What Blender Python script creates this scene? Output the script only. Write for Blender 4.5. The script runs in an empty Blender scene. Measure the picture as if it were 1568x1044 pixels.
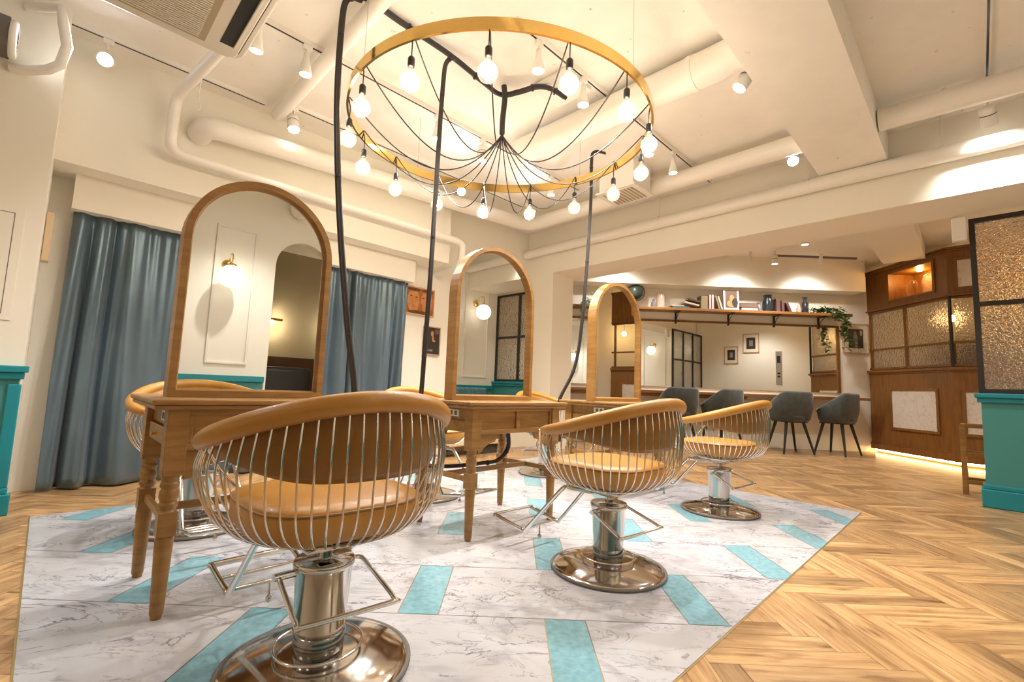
import bpy, math, random
from mathutils import Matrix, Vector
from math import sin, cos, pi, radians, sqrt
random.seed(7)
S = sqrt(.5)
SC = bpy.context.scene
COL = SC.collection
RZ = pi/4            # the salon's walls stand at 45 degrees to the floor pattern
def W(u, v, z=0): return Vector(((u-v)*S, (u+v)*S, z))

# ------------------------------------------------------------------ camera, light, exposure
cd = bpy.data.cameras.new('camera'); cam = bpy.data.objects.new('camera', cd); COL.objects.link(cam)
cd.sensor_width = 36; cd.lens = 712.2/1568*36; cd.clip_start = .02
pitch, roll, yaw = .10015, -.03765, -.00246
f_ = Vector((sin(yaw)*cos(pitch), cos(yaw)*cos(pitch), sin(pitch)))
r0 = Vector((cos(yaw), -sin(yaw), 0)); u0 = r0.cross(f_)
r_ = cos(roll)*r0 - sin(roll)*u0; u_ = sin(roll)*r0 + cos(roll)*u0
cam.matrix_world = Matrix(((r_.x, u_.x, -f_.x, 0), (r_.y, u_.y, -f_.y, 0), (r_.z, u_.z, -f_.z, .85), (0, 0, 0, 1)))
SC.camera = cam
w = bpy.data.worlds.new('world'); SC.world = w; w.use_nodes = True
w.node_tree.nodes['Background'].inputs[0].default_value = (1, .94, .85, 1)
w.node_tree.nodes['Background'].inputs[1].default_value = .3
vs = SC.view_settings; vs.view_transform = 'Standard'; vs.look = 'None'; vs.gamma = 1; vs.use_curve_mapping = False
vs.exposure = 0.17
SPOT_W = 48; BULB_W = 3.8; WARM = (1, .87, .70); NEUT = (1, .95, .89); COOL = (.86, .92, 1)

# ------------------------------------------------------------------ materials
def new_mat(name):
    m = bpy.data.materials.new(name); m.use_nodes = True
    nt = m.node_tree; return m, nt, nt.nodes['Principled BSDF']
def N(nt, t, **k):
    n = nt.nodes.new(t)
    for a, b in k.items(): setattr(n, a, b)
    return n
def mat(name, col, rough=.5, metal=0, bump=0, bscale=60, var=0, vscale=3, spec=.5, coat=0, sheen=0, trans=0, emit=None, estr=0):
    m, nt, b = new_mat(name)
    b.inputs['Base Color'].default_value = (*col, 1); b.inputs['Roughness'].default_value = rough
    b.inputs['Metallic'].default_value = metal; b.inputs['Specular IOR Level'].default_value = spec
    b.inputs['Coat Weight'].default_value = coat; b.inputs['Sheen Weight'].default_value = sheen
    b.inputs['Transmission Weight'].default_value = trans
    if emit: b.inputs['Emission Color'].default_value = (*emit, 1); b.inputs['Emission Strength'].default_value = estr
    tc = N(nt, 'ShaderNodeTexCoord')
    if var:
        no = N(nt, 'ShaderNodeTexNoise'); no.inputs['Scale'].default_value = vscale; no.inputs['Detail'].default_value = 5
        nt.links.new(tc.outputs['Object'], no.inputs['Vector'])
        r = N(nt, 'ShaderNodeValToRGB'); r.color_ramp.elements[0].position = .3; r.color_ramp.elements[1].position = .7
        r.color_ramp.elements[0].color = (*[c*(1-var) for c in col], 1); r.color_ramp.elements[1].color = (*[min(1, c*(1+var)) for c in col], 1)
        nt.links.new(no.outputs['Fac'], r.inputs[0]); nt.links.new(r.outputs[0], b.inputs['Base Color'])
    if bump:
        no = N(nt, 'ShaderNodeTexNoise'); no.inputs['Scale'].default_value = bscale; no.inputs['Detail'].default_value = 4
        nt.links.new(tc.outputs['Object'], no.inputs['Vector'])
        bp = N(nt, 'ShaderNodeBump'); bp.inputs['Strength'].default_value = bump; bp.inputs['Distance'].default_value = .004
        nt.links.new(no.outputs['Fac'], bp.inputs['Height']); nt.links.new(bp.outputs[0], b.inputs['Normal'])
    return m
def wood(name, c1, c2, scale=(3, 30, 30), rough=.38, uv=False, bump=.12, rnd=False):
    m, nt, b = new_mat(name); tc = N(nt, 'ShaderNodeTexCoord'); mp = N(nt, 'ShaderNodeMapping')
    mp.inputs['Scale'].default_value = scale
    src = tc.outputs['UV' if uv else 'Object']
    if rnd:
        at = N(nt, 'ShaderNodeAttribute', attribute_name='rnd')
        ad = N(nt, 'ShaderNodeVectorMath', operation='ADD'); ml = N(nt, 'ShaderNodeVectorMath', operation='SCALE')
        cb = N(nt, 'ShaderNodeCombineXYZ')
        for i in range(3): nt.links.new(at.outputs['Fac'], cb.inputs[i])
        nt.links.new(cb.outputs[0], ml.inputs[0]); ml.inputs['Scale'].default_value = 37
        nt.links.new(src, ad.inputs[0]); nt.links.new(ml.outputs[0], ad.inputs[1]); src = ad.outputs[0]
    nt.links.new(src, mp.inputs['Vector'])
    n1 = N(nt, 'ShaderNodeTexNoise'); n1.inputs['Scale'].default_value = 1; n1.inputs['Detail'].default_value = 7; n1.inputs['Roughness'].default_value = .62; n1.inputs['Distortion'].default_value = .5
    nt.links.new(mp.outputs[0], n1.inputs['Vector'])
    r = N(nt, 'ShaderNodeValToRGB'); r.color_ramp.elements[0].position = .34; r.color_ramp.elements[1].position = .64
    r.color_ramp.elements[0].color = (*c1, 1); r.color_ramp.elements[1].color = (*c2, 1)
    nt.links.new(n1.outputs['Fac'], r.inputs[0]); out = r.outputs[0]
    if rnd:
        # plank to plank tone, and dark mineral streaks
        hs = N(nt, 'ShaderNodeHueSaturation'); mr = N(nt, 'ShaderNodeMapRange'); mr.inputs['To Min'].default_value = .66; mr.inputs['To Max'].default_value = 1.15
        nt.links.new(at.outputs['Fac'], mr.inputs['Value']); nt.links.new(mr.outputs[0], hs.inputs['Value']); nt.links.new(out, hs.inputs['Color'])
        n2 = N(nt, 'ShaderNodeTexNoise'); n2.inputs['Scale'].default_value = 1; n2.inputs['Detail'].default_value = 3
        mp2 = N(nt, 'ShaderNodeMapping'); mp2.inputs['Scale'].default_value = (5, 22, 22); nt.links.new(src, mp2.inputs['Vector']); nt.links.new(mp2.outputs[0], n2.inputs['Vector'])
        r2 = N(nt, 'ShaderNodeValToRGB'); r2.color_ramp.elements[0].position = .56; r2.color_ramp.elements[1].position = .76
        r2.color_ramp.elements[0].color = (1, 1, 1, 1); r2.color_ramp.elements[1].color = (.42, .36, .30, 1)
        nt.links.new(n2.outputs['Fac'], r2.inputs[0])
        mx = N(nt, 'ShaderNodeMix', data_type='RGBA', blend_type='MULTIPLY'); mx.inputs['Factor'].default_value = 1
        nt.links.new(hs.outputs[0], mx.inputs['A']); nt.links.new(r2.outputs[0], mx.inputs['B']); out = mx.outputs['Result']
    nt.links.new(out, b.inputs['Base Color']); b.inputs['Roughness'].default_value = rough
    bp = N(nt, 'ShaderNodeBump'); bp.inputs['Strength'].default_value = bump; bp.inputs['Distance'].default_value = .002
    nt.links.new(n1.outputs['Fac'], bp.inputs['Height']); nt.links.new(bp.outputs[0], b.inputs['Normal'])
    return m
def marble(name, base, vein, rough=.12, scale=1.0):
    m, nt, b = new_mat(name); tc = N(nt, 'ShaderNodeTexCoord'); mp = N(nt, 'ShaderNodeMapping')
    mp.inputs['Scale'].default_value = (1.1*scale, 2.3*scale, 1.5*scale); mp.inputs['Rotation'].default_value = (0, 0, .5)
    nt.links.new(tc.outputs['Object'], mp.inputs['Vector'])
    out = None
    for k, (sc, dist, w0, st) in enumerate(((1.9, 1.6, .015, .95), (4.6, 1.2, .016, .7), (1.1, .9, .05, .32))):
        n1 = N(nt, 'ShaderNodeTexNoise'); n1.inputs['Scale'].default_value = sc; n1.inputs['Detail'].default_value = 8; n1.inputs['Roughness'].default_value = .6; n1.inputs['Distortion'].default_value = dist
        nt.links.new(mp.outputs[0], n1.inputs['Vector'])
        a = N(nt, 'ShaderNodeMath', operation='SUBTRACT'); a.inputs[1].default_value = .5+.02*k; nt.links.new(n1.outputs['Fac'], a.inputs[0])
        c = N(nt, 'ShaderNodeMath', operation='ABSOLUTE'); nt.links.new(a.outputs[0], c.inputs[0])
        d = N(nt, 'ShaderNodeMapRange'); d.inputs['From Max'].default_value = w0; d.inputs['To Min'].default_value = st; d.inputs['To Max'].default_value = 0
        nt.links.new(c.outputs[0], d.inputs['Value'])
        # veins fade in and out
        n2 = N(nt, 'ShaderNodeTexNoise'); n2.inputs['Scale'].default_value = 2.5+k; nt.links.new(mp.outputs[0], n2.inputs['Vector'])
        e = N(nt, 'ShaderNodeMapRange'); e.inputs['From Min'].default_value = .41; e.inputs['From Max'].default_value = .59; nt.links.new(n2.outputs['Fac'], e.inputs['Value'])
        g = N(nt, 'ShaderNodeMath', operation='MULTIPLY'); nt.links.new(d.outputs[0], g.inputs[0]); nt.links.new(e.outputs[0], g.inputs[1])
        if out is None: out = g.outputs[0]
        else:
            h = N(nt, 'ShaderNodeMath', operation='MAXIMUM'); nt.links.new(out, h.inputs[0]); nt.links.new(g.outputs[0], h.inputs[1]); out = h.outputs[0]
    mx = N(nt, 'ShaderNodeMix', data_type='RGBA'); mx.inputs['A'].default_value = (*base, 1); mx.inputs['B'].default_value = (*vein, 1)
    nt.links.new(out, mx.inputs['Factor']); nt.links.new(mx.outputs['Result'], b.inputs['Base Color'])
    b.inputs['Roughness'].default_value = rough
    return m
def clear_glass(name, tint=(1, 1, 1), frost=.02):
    m, nt, b = new_mat(name); nt.nodes.remove(b)
    t = N(nt, 'ShaderNodeBsdfTransparent'); t.inputs[0].default_value = (*tint, 1)
    g = N(nt, 'ShaderNodeBsdfGlossy'); g.inputs['Roughness'].default_value = .02
    fr = N(nt, 'ShaderNodeLayerWeight'); fr.inputs[0].default_value = .25
    tr = N(nt, 'ShaderNodeBsdfTranslucent'); tr.inputs[0].default_value = (.95, .93, .88, 1); m0 = N(nt, 'ShaderNodeMixShader'); m0.inputs[0].default_value = frost
    nt.links.new(t.outputs[0], m0.inputs[1]); nt.links.new(tr.outputs[0], m0.inputs[2])
    ml = N(nt, 'ShaderNodeMath', operation='MULTIPLY'); ml.inputs[1].default_value = .5; nt.links.new(fr.outputs['Facing'], ml.inputs[0])
    mx = N(nt, 'ShaderNodeMixShader'); nt.links.new(ml.outputs[0], mx.inputs[0]); nt.links.new(m0.outputs[0], mx.inputs[1]); nt.links.new(g.outputs[0], mx.inputs[2])
    nt.links.new(mx.outputs[0], nt.nodes['Material Output'].inputs[0]); return m
def hammered_glass(name):
    m, nt, b = new_mat(name); tc = N(nt, 'ShaderNodeTexCoord')
    b.inputs['Transmission Weight'].default_value = .92; b.inputs['Roughness'].default_value = .05; b.inputs['IOR'].default_value = 1.35
    b.inputs['Base Color'].default_value = (.84, .80, .73, 1)
    v = N(nt, 'ShaderNodeTexNoise'); v.inputs['Scale'].default_value = 38; v.inputs['Detail'].default_value = 2; nt.links.new(tc.outputs['Object'], v.inputs['Vector'])
    bp = N(nt, 'ShaderNodeBump'); bp.inputs['Strength'].default_value = 1.0; bp.inputs['Distance'].default_value = .02
    nt.links.new(v.outputs['Fac'], bp.inputs['Height']); nt.links.new(bp.outputs[0], b.inputs['Normal']); return m
def emis(name, col, s):
    m, nt, b = new_mat(name); b.inputs['Base Color'].default_value = (*col, 1); b.inputs['Emission Color'].default_value = (*col, 1); b.inputs['Emission Strength'].default_value = s
    return m
PLASTER = mat('plaster', (.91, .865, .76), .8, bump=.12, bscale=90)
CEILP = mat('ceiling_paint', (.925, .89, .82), .75, bump=.35, bscale=22, var=.02, vscale=6)
def speckle(m, col=(.30, .20, .12), scale=16, lo=.735, hi=.78):
    nt = m.node_tree; b = nt.nodes['Principled BSDF']; tc = N(nt, 'ShaderNodeTexCoord')
    n1 = N(nt, 'ShaderNodeTexNoise'); n1.inputs['Scale'].default_value = scale; n1.inputs['Detail'].default_value = 2; nt.links.new(tc.outputs['Object'], n1.inputs['Vector'])
    mr = N(nt, 'ShaderNodeMapRange'); mr.inputs['From Min'].default_value = lo; mr.inputs['From Max'].default_value = hi; mr.inputs['To Max'].default_value = .6; nt.links.new(n1.outputs['Fac'], mr.inputs['Value'])
    mx = N(nt, 'ShaderNodeMix', data_type='RGBA'); mx.inputs['B'].default_value = (*col, 1)
    src = b.inputs['Base Color'].links[0].from_socket if b.inputs['Base Color'].links else None
    if src: nt.links.new(src, mx.inputs['A'])
    else: mx.inputs['A'].default_value = b.inputs['Base Color'].default_value
    nt.links.new(mr.outputs[0], mx.inputs['Factor']); nt.links.new(mx.outputs['Result'], b.inputs['Base Color'])
speckle(CEILP)
PIPEP = mat('pipe_paint', (.90, .86, .79), .38, bump=.1, bscale=25)
WHITE = mat('white_enamel', (.86, .83, .77), .4)
ACW = mat('cassette_plastic', (.70, .66, .57), .45)
TEAL = mat('teal_wall', (.055, .27, .27), .55, bump=.2, bscale=120)
TEALT = mat('teal_trim', (.012, .26, .32), .4)
OAK = wood('oak', (.27, .13, .034), (.40, .212, .060), (4, 4, 26))
OAKX = wood('oak_long', (.27, .13, .034), (.42, .225, .066), (3, 34, 34))
BOOTH = wood('booth_oak', (.165, .066, .011), (.245, .103, .019), (30, 30, 3), rough=.45)
BOOTHX = wood('dark_oak_long', (.19, .08, .018), (.28, .125, .03), (3, 30, 30), rough=.4)
FLOORW = wood('floor_plank', (.34, .185, .075), (.64, .40, .185), (2.2, 24, 24), rough=.3, uv=True, rnd=True)
MARB = marble('white_marble', (.55, .545, .57), (.12, .10, .13))
TEALM = mat('teal_marble', (.22, .42, .485), .14, var=.16, vscale=40)
MARB2 = marble('panel_marble', (.72, .66, .58), (.36, .30, .26), .3, 2.5)
BRASSLINE = mat('brass_joint', (.62, .45, .20), .35, metal=.8)
LEATHER = mat('tan_leather', (.48, .225, .036), .38, bump=.15, bscale=220, var=.06, vscale=9, coat=.1)
LEATHER2 = mat('tan_leather_back', (.27, .12, .016), .45, bump=.15, bscale=220, var=.06, vscale=9)
CHROME = mat('chrome', (.80, .78, .75), .09, metal=1)
STEEL = mat('polished_steel', (.66, .62, .57), .10, metal=1)
DSTEEL = mat('dark_steel', (.30, .29, .28), .16, metal=1)
BRASS = mat('brass', (.80, .54, .18), .12, metal=1)
BLACK = mat('black_metal', (.022, .02, .02), .45)
CABLE = mat('black_cable', (.035, .028, .028), .5)
RUBBER = mat('rubber', (.16, .14, .12), .6)
SATIN = mat('blue_grey_satin', (.14, .205, .26), .36, metal=.65, bump=.1, bscale=200, var=.12, vscale=2, sheen=.25)
TWEED = mat('grey_blue_velvet', (.050, .056, .052), .8, bump=.4, bscale=180, var=.25, vscale=14, sheen=.3)
MIRROR = mat('mirror_glass', (.92, .93, .90), .0, metal=1)
GLASS = clear_glass('bulb_glass', frost=.035); GLASSB = mat('blue_bottle_glass', (.026, .032, .034), .15, trans=.1)
HAMMER = hammered_glass('hammered_glass')
FILA = emis('filament', (1, .72, .36), 110)
LENSW = emis('lamp_lens', (1, .92, .80), 28); LENSC = emis('lamp_lens_cool', (.86, .92, 1), 60)
OPAL = emis('opal_globe', (1, .92, .78), 1.8)
LED = emis('warm_led', (1, .66, .28), 22)
CREAM = mat('cream_paper', (.62, .52, .38), .7); PINK = mat('pink_cloth', (.62, .42, .40), .7); DKBOOK = mat('oxblood_cloth', (.11, .045, .035), .6)
OLIVE = mat('khaki_cloth', (.28, .21, .11), .7); TEALB = mat('teal_cloth', (.07, .15, .17), .7); BROWNB = mat('brown_cover', (.15, .09, .06), .7)
PINKG = mat('blush_glass', (.85, .58, .47), .15, trans=.3); MAUVE = mat('smoke_glass', (.24, .22, .24), .15, trans=.3)
IVY = mat('ivy_leaf', (.035, .11, .022), .5, var=.4, vscale=30); IVY2 = mat('pale_leaf', (.20, .36, .10), .5, var=.3, vscale=30)
PRINTB = mat('print_black', (.035, .03, .028), .4); PRINTG = mat('print_grey', (.30, .27, .24), .5); MATW = mat('mat_board', (.82, .76, .66), .7)
OR1 = mat('portrait_orange', (.40, .125, .03), .5, var=.25, vscale=9); OR2 = mat('portrait_skin', (.56, .24, .08), .5, var=.2, vscale=14); OR3 = mat('portrait_brown', (.14, .05, .02), .5)
GLOBE = mat('globe_map', (.045, .07, .055), .35, var=.6, vscale=9)
DARKW = mat('dark_wainscot', (.10, .045, .02), .5); CUSH = mat('blue_cushion', (.10, .24, .30), .7, bump=.6, bscale=70, var=.3, vscale=22)
PALEW = wood('pale_wood', (.50, .31, .15), (.66, .44, .24), (3, 20, 20))

# ------------------------------------------------------------------ mesh helper
class MB:
    def __init__(s): s.v = []; s.f = []; s.sm = []; s.mi = []; s.uv = []; s.rn = []; s.m = Matrix()
    def add(s, vs, fs, sm=False, mi=0):
        b = len(s.v); s.v += [tuple(s.m @ Vector(p)) for p in vs]
        for f in fs: s.f.append([b+i for i in f]); s.sm.append(sm); s.mi.append(mi)
        return s
    def box(s, x0, x1, y0, y1, z0, z1, mi=0):
        v = [(x, y, z) for z in (z0, z1) for y in (y0, y1) for x in (x0, x1)]
        return s.add(v, [(0, 2, 3, 1), (4, 5, 7, 6), (0, 1, 5, 4), (2, 6, 7, 3), (0, 4, 6, 2), (1, 3, 7, 5)], False, mi)
    def tube(s, pts, r, n=8, closed=False, mi=0):
        pts = [Vector(p) for p in pts]; N_ = len(pts); rr = r if hasattr(r, '__len__') else [r]*N_
        vs = []; prev = None
        for i, p in enumerate(pts):
            if closed: t = pts[(i+1) % N_]-pts[i-1]
            else: t = pts[min(i+1, N_-1)]-pts[max(i-1, 0)]
            t.normalize()
            if prev is None:
                a = Vector((0, 0, 1)) if abs(t.z) < .9 else Vector((1, 0, 0)); nx = a.cross(t).normalized()
            else:
                nx = prev-t*prev.dot(t)
                nx = nx.normalized() if nx.length > 1e-6 else prev
            prev = nx; ny = t.cross(nx)
            for k in range(n): a = 2*pi*k/n; vs.append(p+(nx*cos(a)+ny*sin(a))*rr[i])
        fs = []
        for i in range(N_ if closed else N_-1):
            j = (i+1) % N_
            for k in range(n): fs.append((i*n+k, i*n+(k+1) % n, j*n+(k+1) % n, j*n+k))
        s.add(vs, fs, True, mi)
        if not closed:
            s.add(vs[:n], [tuple(range(n))[::-1]], False, mi); s.add(vs[-n:], [tuple(range(n))], False, mi)
        return s
    def lathe(s, prof, n=24, c=(0, 0, 0), mi=0, smooth=True):
        vs = []; fs = []
        for r, z in prof:
            for k in range(n): a = 2*pi*k/n; vs.append((c[0]+r*cos(a), c[1]+r*sin(a), c[2]+z))
        for i in range(len(prof)-1):
            for k in range(n): fs.append((i*n+k, i*n+(k+1) % n, (i+1)*n+(k+1) % n, (i+1)*n+k))
        s.add(vs, fs, smooth, mi)
        if prof[0][0] > 1e-4: s.add(vs[:n], [tuple(range(n))[::-1]], False, mi)
        if prof[-1][0] > 1e-4: s.add(vs[-n:], [tuple(range(n))], False, mi)
        return s
    def ball(s, c, r, n=16, mi=0, sc=(1, 1, 1)):
        k = n//2; old = s.m; s.m = s.m @ Matrix.Translation(c) @ Matrix.Diagonal((*sc, 1))
        s.lathe([(max(1e-5, r*sin(pi*i/k)), -r*cos(pi*i/k)) for i in range(k+1)], n, (0, 0, 0), mi); s.m = old; return s
    def prism(s, poly, a, b, axis='z', mi=0):
        n = len(poly)
        def P(x, y, t): return (x, y, t) if axis == 'z' else ((x, t, y) if axis == 'y' else (t, x, y))
        vs = [P(x, y, a) for x, y in poly]+[P(x, y, b) for x, y in poly]
        fs = [tuple(range(n))[::-1], tuple(range(n, 2*n))]+[(i, (i+1) % n, n+(i+1) % n, n+i) for i in range(n)]
        return s.add(vs, fs, False, mi)
    def grid(s, rows, sm=True, mi=0, closed=False):
        n = len(rows[0]); vs = [p for r in rows for p in r]; fs = []
        for i in range(len(rows)-1):
            for k in range(n if closed else n-1): fs.append((i*n+k, i*n+(k+1) % n, (i+1)*n+(k+1) % n, (i+1)*n+k))
        return s.add(vs, fs, sm, mi)
    def build(s, name, mats, parent=None, loc=None, rz=0, bevel=0, solid=0, sub=0, seg=2):
        me = bpy.data.meshes.new(name); me.from_pydata(s.v, [], s.f)
        for m in (mats if isinstance(mats, (list, tuple)) else [mats]): me.materials.append(m)
        me.polygons.foreach_set('use_smooth', s.sm); me.polygons.foreach_set('material_index', s.mi)
        if s.uv:
            l = me.uv_layers.new(name='UVMap'); l.data.foreach_set('uv', [c for p in s.uv for c in p])
            a = me.attributes.new('rnd', 'FLOAT', 'FACE'); a.data.foreach_set('value', s.rn)
        else:
            import bmesh
            bm = bmesh.new(); bm.from_mesh(me); bmesh.ops.recalc_face_normals(bm, faces=bm.faces); bm.to_mesh(me); bm.free()
        me.update()
        o = bpy.data.objects.new(name, me); COL.objects.link(o)
        if parent: o.parent = parent
        if loc is not None: o.location = loc
        o.rotation_euler.z = rz
        if solid: md = o.modifiers.new('solid', 'SOLIDIFY'); md.thickness = solid; md.offset = 0
        if bevel: md = o.modifiers.new('bevel', 'BEVEL'); md.width = bevel; md.segments = seg; md.limit_method = 'ANGLE'; md.harden_normals = False
        if sub: md = o.modifiers.new('sub', 'SUBSURF'); md.levels = sub; md.render_levels = sub
        return o
def tag(o, label, cat, group=None, kind=None):
    o['label'] = label; o['category'] = cat
    if group: o['group'] = group
    if kind: o['kind'] = kind
    return o
def struct(o): o['kind'] = 'structure'; return o
def empty(name, loc, rz=0):
    o = bpy.data.objects.new(name, None); COL.objects.link(o); o.location = loc; o.rotation_euler.z = rz; o.empty_display_size = .1; return o
def kids(o): return [c for c in bpy.data.objects if c.parent == o]
def copy_tree(o, parent=None):
    c = o.copy(); COL.objects.link(c); c.parent = parent
    for ch in kids(o): copy_tree(ch, c)
    return c
def light(name, kind, parent, loc, power, col, radius=.03, aim=None, spot=1.2, blend=.6):
    ld = bpy.data.lights.new(name, kind); ld.energy = power; ld.color = col; ld.shadow_soft_size = radius
    if kind == 'SPOT': ld.spot_size = spot; ld.spot_blend = blend
    o = bpy.data.objects.new(name, ld); COL.objects.link(o); o.parent = parent; o.location = loc
    if aim is not None: o.rotation_euler = Vector(aim).to_track_quat('-Z', 'Y').to_euler()
    return o
def arc(cx, cy, r, a0, a1, n): return [(cx+r*cos(radians(a0+(a1-a0)*i/n)), cy+r*sin(radians(a0+(a1-a0)*i/n))) for i in range(n+1)]
def smoothpath(pts, n=6):
    P = [Vector(p) for p in pts]; out = []
    for i in range(len(P)-1):
        a = P[max(i-1, 0)]; b = P[i]; c = P[i+1]; d = P[min(i+2, len(P)-1)]
        for k in range(n):
            t = k/n; out.append(.5*((2*b)+(c-a)*t+(2*a-5*b+4*c-d)*t*t+(3*b-a-3*c+d)*t**3))
    return out+[P[-1]]

# ------------------------------------------------------------------ floor: oak herringbone with a square of marble tiles
def clip(poly, ineq):
    for nx, ny, c in ineq:      # keep nx*x+ny*y<=c
        out = []
        for i in range(len(poly)):
            a, b = poly[i-1], poly[i]; da = nx*a[0]+ny*a[1]-c; db = nx*b[0]+ny*b[1]-c
            if (da <= 0) != (db <= 0): t = da/(da-db); out.append((a[0]+(b[0]-a[0])*t, a[1]+(b[1]-a[1])*t))
            if db <= 0: out.append(b)
        poly = out
        if len(poly) < 3: return []
    return poly
UM0, UM1, VM0, VM1 = .02, 4.52, .68, 3.92
SQ = [(S, S, UM1), (-S, -S, -UM0), (-S, S, VM1), (S, -S, -VM0)]
fl = MB(); PW, PL = .095, .57
def plank(x0, y0, w_, h_, horiz):
    g = .0007
    fl.add([(x0+g, y0+g, 0), (x0+w_-g, y0+g, 0), (x0+w_-g, y0+h_-g, 0), (x0+g, y0+h_-g, 0)], [(0, 1, 2, 3)])
    a, b = (w_, h_) if horiz else (h_, w_)
    fl.uv += [(0, 0), (a, 0), (a, b), (0, b)] if horiz else [(0, b), (0, 0), (a, 0), (a, b)]
    fl.rn.append(random.random())
for i in range(-150, 200):
    for j in range(-30, 40):
        x = i*PW+j*PL; y = -(i*PW-j*PL)+1.2-PW
        if -6 < x < 8.2 and -5 < y < 8.3:
            uu, vv = (x+y)*S, (y-x)*S
            if uu > UM0+.8 and uu < UM1-.8 and vv > VM0+.8 and vv < VM1-.8: continue
            plank(x, y, PL, PW, True); plank(x+PL, y, PW, PL, False)
floor = struct(fl.build('floor', FLOORW))
struct(MB().box(-9, 9, -8, 9, -.12, -.002).build('floor', mat('subfloor', (.10, .06, .03), .8)))
mb = MB()
mb.add([(*W(a, b)[:2], .0015) for a, b in ((UM0-.006, VM0-.006), (UM1+.006, VM0-.006), (UM1+.006, VM1+.006), (UM0-.006, VM1+.006))], [(0, 1, 2, 3)], mi=2)
for k in range(-4, 12):
    y0 = 1.818+.47*k; y1 = y0+.47; ph = -.392 if k % 2 == 0 else .153
    for q in range(-8, 9):
        x0 = ph+1.084*q
        for (a, b, mi) in ((x0, x0+.152, 1), (x0+.152, x0+1.084, 0)):
            g = .0016
            p = clip([(a+g, y0+g), (b-g, y0+g), (b-g, y1-g), (a+g, y1-g)], SQ)
            if len(p) > 2: mb.add([(x, y, .003) for x, y in p], [tuple(range(len(p)))], mi=mi)
struct(mb.build('floor', [MARB, TEALM, BRASSLINE]))

# ------------------------------------------------------------------ room shell
HC = 3.2
def ub(name, mt, *boxes, bevel=0, parent=None):
    m = MB()
    for b in boxes: m.box(*b)
    return m.build(name, mt, parent, rz=0 if parent else RZ, bevel=bevel)
struct(MB().box(-9, 9, -8, 9, HC, HC+.12).build('ceiling', CEILP))
struct(ub('wall_left', PLASTER, (-3.1, -.1, 4.1, 4.9, 0, HC)))
struct(ub('wall_back_left', PLASTER, (-.1, 5.05, 4.78, 4.9, 0, HC)))
struct(ub('wall_back_corner', PLASTER, (5.05, 5.52, 4.28, 5.1, 0, HC)))
struct(ub('wall_far_left', PLASTER, (-3.2, -3.1, -1.9, 4.1, 0, HC)))
struct(MB().box(-1.2, 7.7, 8.0, 8.12, 0, HC).build('wall_back', PLASTER))
struct(MB().box(7.7, 7.8, -8, 8.1, 0, HC).build('wall_right', PLASTER))
struct(ub('trim_1', PLASTER, (5.05, 5.65, -1.85, 4.28, 2.53, HC)))
struct(ub('trim_2', CEILP, (-3.1, 5.05, .47, .97, 2.93, HC)))
struct(ub('trim_3', PLASTER, (5.65, 9.02, .47, .97, 2.98, HC)))
struct(MB().box(-.2, 5.87, 7.66, 8.0, 2.67, HC).build('trim_4', PLASTER))
struct(ub('trim_5', PLASTER, (-.1, 3.27, 4.4, 4.78, 2.29, HC)))
struct(ub('trim_6', PLASTER, (.02, 2.94, 4.6, 4.78, 2.03, 2.29)))
# rear wall with the arched opening, seen in the mirrors
out = [(-3.1, 0), (1.93, 0), (1.93, 2.29)]+[(x, z) for x, z in arc(2.28, 2.29, .35, 180, 0, 16)][1:]+[(2.63, 0), (9.1, 0), (9.1, HC), (-3.1, HC)]
struct(MB().prism(out, -1.87, -1.75, 'y').build('wall_rear', mat('white_panel_paint', (.88, .85, .76), .6), rz=RZ))
struct(ub('wall_lounge', mat('lounge_wall', (.46, .40, .28), .8), (-1, 5, -4.6, -4.5, 0, HC), (-1, -.9, -4.5, -1.87, 0, HC), (5, 5.1, -4.5, -1.87, 0, HC)))
struct(ub('trim_7', DARKW, (-.9, 5, -4.5, -4.44, 0, 1.25)))
# picture mouldings on the rear wall
def moulding(name, u0, u1, z0, z1, v=-1.75, w_=.03, mt=WHITE):
    m = MB()
    for a in ((u0, u1, z0, z0+w_), (u0, u1, z1-w_, z1), (u0, u0+w_, z0+w_, z1-w_), (u1-w_, u1, z0+w_, z1-w_)): m.box(a[0], a[1], v, v+.018, a[2], a[3])
    return struct(m.build(name, mt, rz=RZ, bevel=.005))
for i, (a, b) in enumerate(((1.26, 1.70), (.2, .85), (3.1, 3.8), (5.0, 5.55), (3.98, 4.72))): moulding('trim_%d' % (8+i), a, b, 1.0, 2.64)
for i, (a, b) in enumerate(((-3.1, 1.9), (2.66, 5.7))):
    m = MB(); m.box(a, b, -1.75, -1.735, 0, .80, 0); m.box(a, b, -1.75, -1.705, .80, .87, 1); m.box(a, b, -1.75, -1.71, 0, .12, 1)
    x = a+.2
    while x+.6 < b:
        for q in ((x, x+.5, .2, .225), (x, x+.5, .65, .675), (x, x+.025, .225, .65), (x+.475, x+.5, .225, .65)): m.box(q[0], q[1], -1.735, -1.72, q[2], q[3], 1)
        x += .65
    struct(m.build('wall_rear_dado', [TEAL, TEALT], rz=RZ, bevel=.004))
m = MB(); m.box(-3.1, -.105, 4.07, 4.1, .10, .80, 0); m.box(-3.1, -.07, 4.03, 4.1, .83, .87, 1); m.box(-3.1, -.085, 4.045, 4.1, .79, .83, 1)
m.box(-3.1, -.075, 4.03, 4.1, 0, .12, 1); m.box(-3.1, -.09, 4.045, 4.1, .12, .155, 1); m.box(-.15, -.092, 4.055, 4.1, .155, .76, 1)
struct(m.build('wall_left_dado', [TEAL, TEALT], rz=RZ, bevel=.006))
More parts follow.
